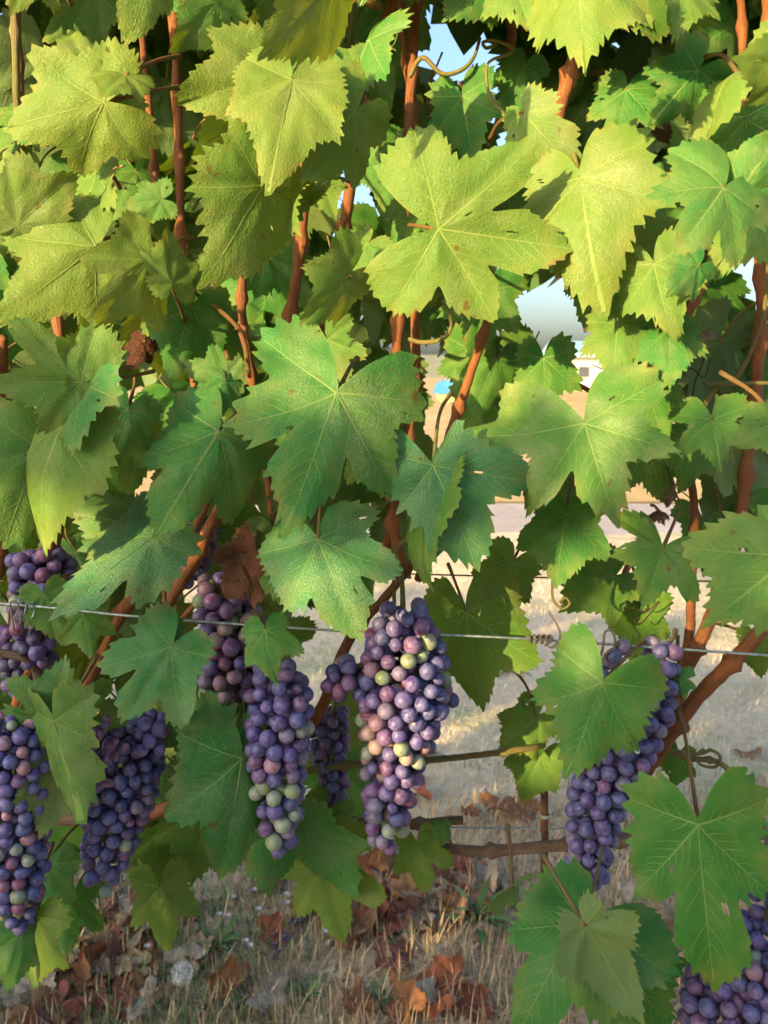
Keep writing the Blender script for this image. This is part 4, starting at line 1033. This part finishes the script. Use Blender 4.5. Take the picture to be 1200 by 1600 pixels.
bunch('long dusty blue grape bunch leaning along the forked branch', [[(1030, 1012, 32), (1025, 1060, 42), (1005, 1115, 50), (975, 1165, 58), (945, 1225, 58), (930, 1275, 50), (922, 1320, 42), (918, 1360, 40), (914, 1378, 28)], [(965, 1015, 20, -.01), (945, 1050, 22, -.01)]],
      .665, 27, dict(blue=6, violet=3, purple=1, grey=.6, green=.12), 41, (1055, 985, .73), zone=z_tip(1260, ['violet', 'violet', 'blue', 'grey']))
bunch('large-berried grape bunch in the bottom right corner under the big leaf', [[(1195, 1345, 22, .03), (1200, 1420, 40, .02), (1170, 1500, 70), (1145, 1550, 90), (1140, 1610, 90), (1140, 1660, 50)]],
      .545, 31, dict(blue=4, violet=4, purple=2, pink=.7, pale=.4, tan=.3), 42, (1180, 1260, .66))
# shrivelled red berries on the dark blue bunch
root = bpy.data.objects['grape_bunch.003']
rng = np.random.RandomState(77)
for k in range(34):
    q = np.array(P(rng.normal(150, 16), rng.normal(1185, 26), .592)) + np.array([0, rng.uniform(-.002, .01), 0])
    o = link('shrivelled_grape', G_ME, root); o.location = q - np.array(root.location); s = rng.uniform(.0026, .0042)
    o.scale = (s, s * rng.uniform(.7, 1), s * rng.uniform(.8, 1.3)); o.rotation_euler = tuple(rng.uniform(0, 6, 3))
    c = np.array((.17, .03, .055)) * rng.uniform(.6, 1.3); o.color = (*c, 1)

# ------------------------------------------------------------------ tendrils, wire hook
def tendril(v, pts, w, mat, n=8):
    return tube('tendril', local(path_px(pts, n), v), [w, w * .9, w * .7], mat, v, 6)
def coil(c, u, w_, r, turns, pitch, n=14):
    return [np.array(c) + np.array(u) * (r * math.cos(a)) + np.array(w_) * (r * math.sin(a)) + pitch * a for a in np.linspace(0, turns * 2 * math.pi, int(turns * n))]
def wire_at(px): return P(px, np.interp(px, [0, 210, 520, 800, 1200], [943, 963, 985, 997, 1024]), .662)
# dry tendril coiled round the wire
p = coil(wire_at(823), (0, 1, 0), (0, 0, 1), .0032, 4.5, np.array([.0008, 0, 0]))
p += [np.array(P(852, 1008, .655)), np.array(P(862, 1012, .652)), np.array(P(874, 1003, .65)), np.array(P(876, 990, .65)), np.array(P(870, 975, .655)), np.array(P(858, 955, .66))]
tube('tendril', local(p, vr), [.0012, .0015, .0015, .0011], M_TENDRIL, vr, 7)
tendril(vr, [(876, 1003, .65), (882, 1025, .64), (880, 1050, .62), (882, 1085, .612), (896, 1125, .607)], .0007, M_TENDRIL)
tendril(vr, [(876, 810, .66), (868, 860, .655), (863, 915, .65), (865, 938, .648), (878, 951, .645), (890, 944, .645), (884, 934, .645), (876, 940, .647), (880, 946, .648)], .0013, M_PETG)
# twisted dry tendril on the wire
p = coil(wire_at(920), (0, 1, 0), (0, 0, 1), .003, 1.6, np.array([.0006, 0, 0]))
p += [np.array(P(*q)) for q in ((925, 1022, .655), (930, 1032, .65), (938, 1026, .648), (943, 1005, .648), (945, 988, .65), (955, 985, .652), (961, 997, .652), (960, 1012, .651), (952, 1018, .648), (944, 1025, .647), (950, 1031, .647), (955, 1024, .647), (948, 1020, .65), (960, 1012, .652), (971, 1006, .655))]
tube('tendril', local(catmull(p, 3), vr), [.0012, .0013, .0011], M_TENDRIL, vr, 6)
hk = empty('wire_hook', tuple(wire_at(46))); tag(hk, 'small bent wire hook clipped on the trellis wire at the left', 'hook')
p = coil((0, 0, 0), (0, 1, 0), (0, 0, 1), .0024, 2, np.array([.0004, 0, 0])) + [np.array((.004, -.003, -.008)), np.array((.001, -.003, -.013)), np.array((-.004, -.003, -.008)), np.array((-.001, -.002, .004))]
tube('bent_wire', p, [.0008], M_WIRE, hk, 6)
tendril(vl, [(22, 985, .655), (16, 945, .655), (24, 940, .655), (30, 952, .655), (22, 968, .655), (30, 975, .655), (32, 965, .655), (24, 962, .655)], .0008, M_TENDRIL)
tendril(vr, [(1040, 1170, .71), (1090, 1178, .70), (1110, 1172, .70), (1125, 1182, .70), (1118, 1198, .70), (1095, 1195, .70), (1088, 1180, .70), (1100, 1170, .70)], .0018, M_PETG)
tendril(vl, [(640, 530, .735), (660, 535, .72), (690, 530, .71), (705, 510, .71), (700, 480, .70), (690, 470, .70)], .0024, M_PETG)
tendril(vl, [(640, 120, .75), (660, 90, .74), (690, 115, .74), (720, 110, .74), (740, 90, .745), (750, 60, .76)], .0022, M_PETG)
tendril(vr, [(775, 70, .74), (760, 75, .735), (755, 66, .735), (775, 64, .735), (800, 75, .74), (795, 85, .74), (762, 100, .735), (765, 150, .73), (785, 175, .725), (800, 190, .72)], .0016, M_PETG)
tendril(vl, [(595, 10, .72), (560, 0, .71), (520, -20, .71)], .0035, M_PET)
tendril(vl, [(620, 80, .73), (595, 60, .73), (600, 30, .73), (620, 45, .73), (615, 70, .73), (600, 75, .73)], .0007, M_PETG)
tendril(vl, [(375, 515, .70), (350, 490, .70), (300, 455, .705), (275, 440, .71)], .0022, M_PET)
tendril(vl, [(375, 515, .70), (385, 550, .70), (390, 590, .71)], .0026, M_PET)
tendril(vl, [(240, 640, .70), (170, 620, .70), (130, 612, .71)], .0016, M_PET)
tendril(vl, [(158, 700, .69), (120, 712, .68), (95, 718, .67)], .0024, M_PET)
for a in ([(1060, 780, .74), (1045, 740, .74), (1030, 700, .75)], [(1190, 300, .76), (1180, 350, .75), (1165, 345, .75), (1175, 360, .75)], [(1195, 380, .75), (1180, 360, .75), (1170, 340, .75), (1160, 350, .76)], [(1080, 650, .74), (1085, 600, .74), (1100, 560, .75), (1095, 520, .76)],
          [(1040, 600, .745), (1060, 590, .74), (1080, 575, .74), (1100, 590, .74), (1110, 560, .75)], [(990, 970, .73), (1000, 975, .73), (1015, 960, .73), (1030, 940, .735), (1010, 955, .735), (990, 950, .74)]):
    tendril(vr, a, .0008, M_DARKTENDRIL)
tendril(vr, [(1100, 600, .70), (1150, 590, .70), (1190, 500, .70), (1200, 420, .71), (1198, 340, .72)], .0022, M_GREENCANE)
tendril(vr, [(1090, 650, .72), (1120, 605, .71), (1145, 600, .70), (1210, 598, .70)], .0024, M_PETG)
tendril(vl, [(660, 880, .72), (665, 830, .70), (625, 850, .70), (616, 880, .70), (616, 950, .70)], .0028, M_PETG)
# dry leaf scraps caught in the right-hand cane
for k, (x, y, tx, ty) in enumerate([(1048, 768, 1040, 792), (1030, 800, 1022, 826), (1100, 520, 1085, 560), (1030, 570, 1060, 600)]):
    H(x, y, tx, ty, .74, 0, k * 40, [(.24, .17, .10), (.16, .11, .06), (.30, .24, .16), (.22, .05, .03)][k], name='dead_leaf', mats=[M_DEAD, M_DEAD], kx=2.5, ky=1.5, wave=.3, warp=2.5, vine=vr)

# ------------------------------------------------------------------ fallen leaves and weeds on the ground
dv = []
for k in range(8):
    rr = random.Random(500 + k)
    dv.append(leaf_mesh('fallen_leaf', dict(s1=rr.choice((.6, .8)), s2=.65), dict(kx=rr.uniform(-2.6, 2.4), ky=rr.uniform(-2, 2), fl=rr.uniform(-.4, .4), fr=rr.uniform(-.4, .4), wave=rr.uniform(.1, .25), warp=rr.uniform(1.5, 3), puck=.05), 500 + k, 90, 7, [M_DEAD, M_DEAD]))
grng = random.Random(8)
DC = {'rust': (.42, .14, .07), 'maroon': (.27, .09, .07), 'tan': (.54, .39, .23), 'pale': (.52, .45, .34), 'orange': (.38, .17, .07), 'brown': (.34, .19, .10), 'olive': (.36, .33, .15)}
def fallen(px, py, size, c, label, grp='fallen vine leaves'):
    g = ground_at(px, py); L = size * g.length * 0 + size
    n = Vector((grng.gauss(0, .35), grng.gauss(-.25, .35), 1)); a = grng.uniform(0, 6.28)
    o = link('fallen_leaf', grng.choice(dv))
    o.matrix_basis = frame_any(Vector((g.x, g.y, gz(g.x, g.y) + .026)), Vector((math.cos(a), math.sin(a), 0)), n, L)
    col = np.array(DC[c]) * grng.uniform(.8, 1.2); o.color = (*col, 1)
    tag(o, label, 'fallen leaf', grp); return o
for a in [(400, 1585, .085, 'pale', 'pale cream fallen leaf at the bottom edge beside the dandelion clock'), (120, 1495, .08, 'olive', 'yellowish tan fallen leaf below the dark hanging leaf'), (205, 1490, .09, 'tan', 'broad tan fallen leaf under the blue bunch with shrivelled berries'),
          (50, 1565, .10, 'pale', 'bleached curled fallen leaf in the bottom left corner'), (95, 1590, .08, 'maroon', 'dark maroon fallen leaf at the bottom left'), (225, 1545, .06, 'rust', 'upright rust red fallen leaf among the green grass'),
          (545, 1482, .045, 'orange', 'small orange-brown fallen leaf standing in the straw below the central bunches'), (600, 1392, .12, 'tan', 'large pinkish tan fallen leaf behind the central bunch tip'), (660, 1440, .10, 'pale', 'grey curled fallen leaf in the middle of the ground'),
          (995, 1465, .13, 'tan', 'large tan fallen leaf seen between the two big lower right leaves'), (1010, 1525, .06, 'orange', 'bright orange fallen leaf beside the bottom right grapes'), (690, 1585, .06, 'rust', 'rust red fallen leaf at the bottom edge in the middle'),
          (750, 1590, .07, 'maroon', 'maroon fallen leaf at the bottom edge near the lower right leaves'), (560, 1598, .06, 'orange', 'orange fallen leaf at the bottom edge left of the middle'), (815, 1275, .12, 'orange', 'orange-brown fallen leaf on the ground beside the iron stake'),
          (1170, 1265, .16, 'pale', 'pale pinkish fallen leaf behind the big leaf at the right edge'), (640, 1190, .12, 'tan', 'tan fallen leaf on the far ground behind the central bunch')]:
    fallen(*a)
ZONES = [(120, 1480, 'near the left edge below the blue and red bunch'), (120, 1610, 'in the bottom left corner'), (330, 1480, 'below the dark blue bunch'), (330, 1610, 'around the dandelion clock'), (560, 1480, 'below the paired central bunches'), (560, 1610, 'at the bottom, left of the middle'),
         (760, 1360, 'on the ground behind the horizontal canes'), (760, 1480, 'below the tip of the central bunch'), (760, 1610, 'at the bottom edge in the middle'), (1100, 1360, 'behind the iron stake and forked branch'), (1100, 1610, 'between the two big lower right leaves'), (9999, 9999, 'near the right edge of the ground')]
def zone_of(px, py):
    for x, y, w in ZONES:
        if px < x and py < y: return w
    return ZONES[-1][2]
LAB = {'rust': 'rust red', 'maroon': 'dark maroon', 'tan': 'tan', 'pale': 'bleached pale', 'brown': 'brown', 'orange': 'orange'}
for k in range(170):
    z = grng.random()
    if z < .36: px, py = grng.gauss(150, 120), grng.gauss(1500, 60)
    elif z < .62: px, py = grng.gauss(610, 90), grng.gauss(1400, 35)
    elif z < .74: px, py = grng.gauss(1010, 80), grng.gauss(1500, 50)
    else: px, py = grng.uniform(-60, 1260), grng.uniform(1150, 1610)
    c = grng.choice(['rust', 'maroon', 'maroon', 'tan', 'pale', 'brown', 'brown', 'rust', 'orange']) if px < 760 else grng.choice(['tan', 'pale', 'brown', 'orange', 'tan'])
    sz = grng.uniform(.035, .080); fallen(px, py, sz, c, ('small ' if sz < .048 else 'broad ' if sz > .066 else 'curled ') + LAB[c] + ' dry leaf ' + zone_of(px, py), 'dry leaves littering the ground')
# weeds
M_WEED = mat_blade('weed_leaf', (.07, .13, .04), (.16, .24, .08), .75)
def weed(px, py, n, h, label, seed):
    h *= .75
    rng = np.random.RandomState(seed); g = ground_at(px, py)
    r = empty('weed', (g.x, g.y, gz(g.x, g.y))); tag(r, label, 'weed', 'green weeds on the ground')
    for k in range(n):
        a = rng.uniform(0, 6.28); l = rng.uniform(.1, .9); d = np.array([math.cos(a), math.sin(a), 0]); L = h * rng.uniform(.6, 1.2); w = L * rng.uniform(.04, .09)
        sd = np.array([-d[1], d[0], 0]); V, Fc, UV = [], [], []; u = rng.rand()
        for i in range(6):
            t = i / 5; ll = l + t * .7; c = d * math.sin(ll) * L * t + np.array([0, 0, 1]) * math.cos(ll) * L * t
            ww = w * math.sin(math.pi * min(1, t * .92 + .06)) ; V += [c - sd * ww + np.array([0, 0, .15 * ww]), c, c + sd * ww + np.array([0, 0, .15 * ww])]; UV += [(u, t)] * 3
        for i in range(5):
            b = i * 3; Fc += [(b, b + 1, b + 4, b + 3), (b + 1, b + 2, b + 5, b + 4)]
        link('blade', mesh('blade', V, Fc, [M_WEED], uv=UV), r)
weed(745, 1440, 26, .13, 'bright green weed left of the big lower right leaf', 1)
weed(610, 1465, 18, .07, 'small green weed on the bare ground in the middle', 2)
weed(700, 1415, 12, .08, 'small pale green weed behind the bright green one', 3)
weed(180, 1560, 22, .07, 'low clover-like weed at the bottom left near the rust red leaf', 4)
weed(340, 1490, 22, .10, 'grey-green weed below the paired hanging leaves', 5)
weed(600, 1575, 22, .07, 'low green weed at the bottom edge in the middle', 6)
weed(480, 1570, 18, .08, 'thin green weed at the bottom, left of the middle', 7)
weed(900, 1180, 16, .10, 'green weed on the far ground behind the forked branch', 8)
weed(800, 1050, 20, .14, 'hazy green weed on the far ground behind the wire', 9)
weed(560, 1340, 14, .07, 'little green weed behind the tip of the central bunch', 10)
# dandelion clock
g = ground_at(287, 1586); dc = empty('dandelion_clock', (g.x, g.y, 0)); tag(dc, 'round white dandelion seed head in the grass at the bottom', 'dandelion')
M_FLUFF = mat_simple('white_fluff', (.75, .74, .72), (.68, .67, .66), 50, .9)
tube('stem', catmull([(0, 0, 0), (.004, 0, .04), (0, .002, .085)], 5), [.0014], M_PETG, dc, 6)
rng = np.random.RandomState(6); V, Fc = [], []
for k in range(170):
    d = rng.normal(0, 1, 3); d /= np.linalg.norm(d); c0 = np.array([0, .002, .088]); e = c0 + d * .019
    a = np.cross(d, (.3, .5, .8)); a /= np.linalg.norm(a); b = np.cross(d, a); i = len(V)
    V += [c0 + a * .0003, c0 - a * .0003, e]; Fc.append((i, i + 1, i + 2))
    for j in range(6):
        w = j * math.pi / 3; i = len(V); t = e + (a * math.cos(w) + b * math.sin(w)) * .006 + d * .002; sd = np.cross(t - e, d); sd /= np.linalg.norm(sd)
        V += [e + sd * .0003, e - sd * .0003, t]; Fc.append((i, i + 1, i + 2))
link('seed_head', mesh('seed_head', V, Fc, [M_FLUFF], smooth=False), dc)
# fallen dried bunch
g = ground_at(442, 1478); fb = empty('dried_grape_bunch', (g.x, g.y, 0)); tag(fb, 'small dried maroon grape bunch fallen on the ground', 'dried grapes')
rng = np.random.RandomState(16)
tube('rachis', catmull([(-.02, -.05, .01), (0, 0, .02), (.015, .06, .02)], 5), [.002], M_DARKTENDRIL, fb, 6)
for k in range(46):
    t = rng.uniform(-1, 1); o = link('raisin', G_ME, fb); s = rng.uniform(.0035, .006)
    o.location = (t * .02 + rng.normal(0, .010), t * .055 + rng.normal(0, .008), .015 + abs(rng.normal(0, .010))); o.scale = (s, s * .8, s * .7); o.rotation_euler = tuple(rng.uniform(0, 6, 3))
    c = np.array((.09, .022, .035)) * rng.uniform(.5, 1.4); o.color = (*c, 1)
# small whitish weed flowers
M_PETAL = mat_simple('white_petal', (.46, .44, .43), (.38, .37, .38), 60, .8)
frg = random.Random(14)
for k in range(14):
    px, py = (frg.gauss(370, 60), frg.gauss(1440, 25)) if k < 8 else (frg.uniform(150, 560), frg.uniform(1430, 1560))
    g = ground_at(px, py); h = frg.uniform(.05, .10)
    f = empty('weed_flower', (g.x, g.y, gz(g.x, g.y))); tag(f, 'tiny whitish weed flower on a thin stalk below the grape bunches', 'flower', 'tiny whitish flowers in the grass')
    tube('stalk', catmull([(0, 0, 0), (.003, .002, h * .6), (frg.uniform(-.01, .01), 0, h)], 4), [.0007], M_PETG, f, 5)
    V, Fc = [], []; cx = f.children[0].data.vertices[-1].co
    for j in range(7):
        a = j * 6.283 / 7; i = len(V); c_, s_ = math.cos(a), math.sin(a)
        V += [(cx.x, cx.y, h), (cx.x + .004 * c_ - .002 * s_, cx.y + .004 * s_ + .002 * c_, h + .003), (cx.x + .008 * c_, cx.y + .008 * s_, h + .005), (cx.x + .004 * c_ + .002 * s_, cx.y + .004 * s_ - .002 * c_, h + .003)]
        Fc.append((i, i + 3, i + 2, i + 1))
    link('petals', mesh('petals', V, Fc, [M_PETAL], smooth=False), f)
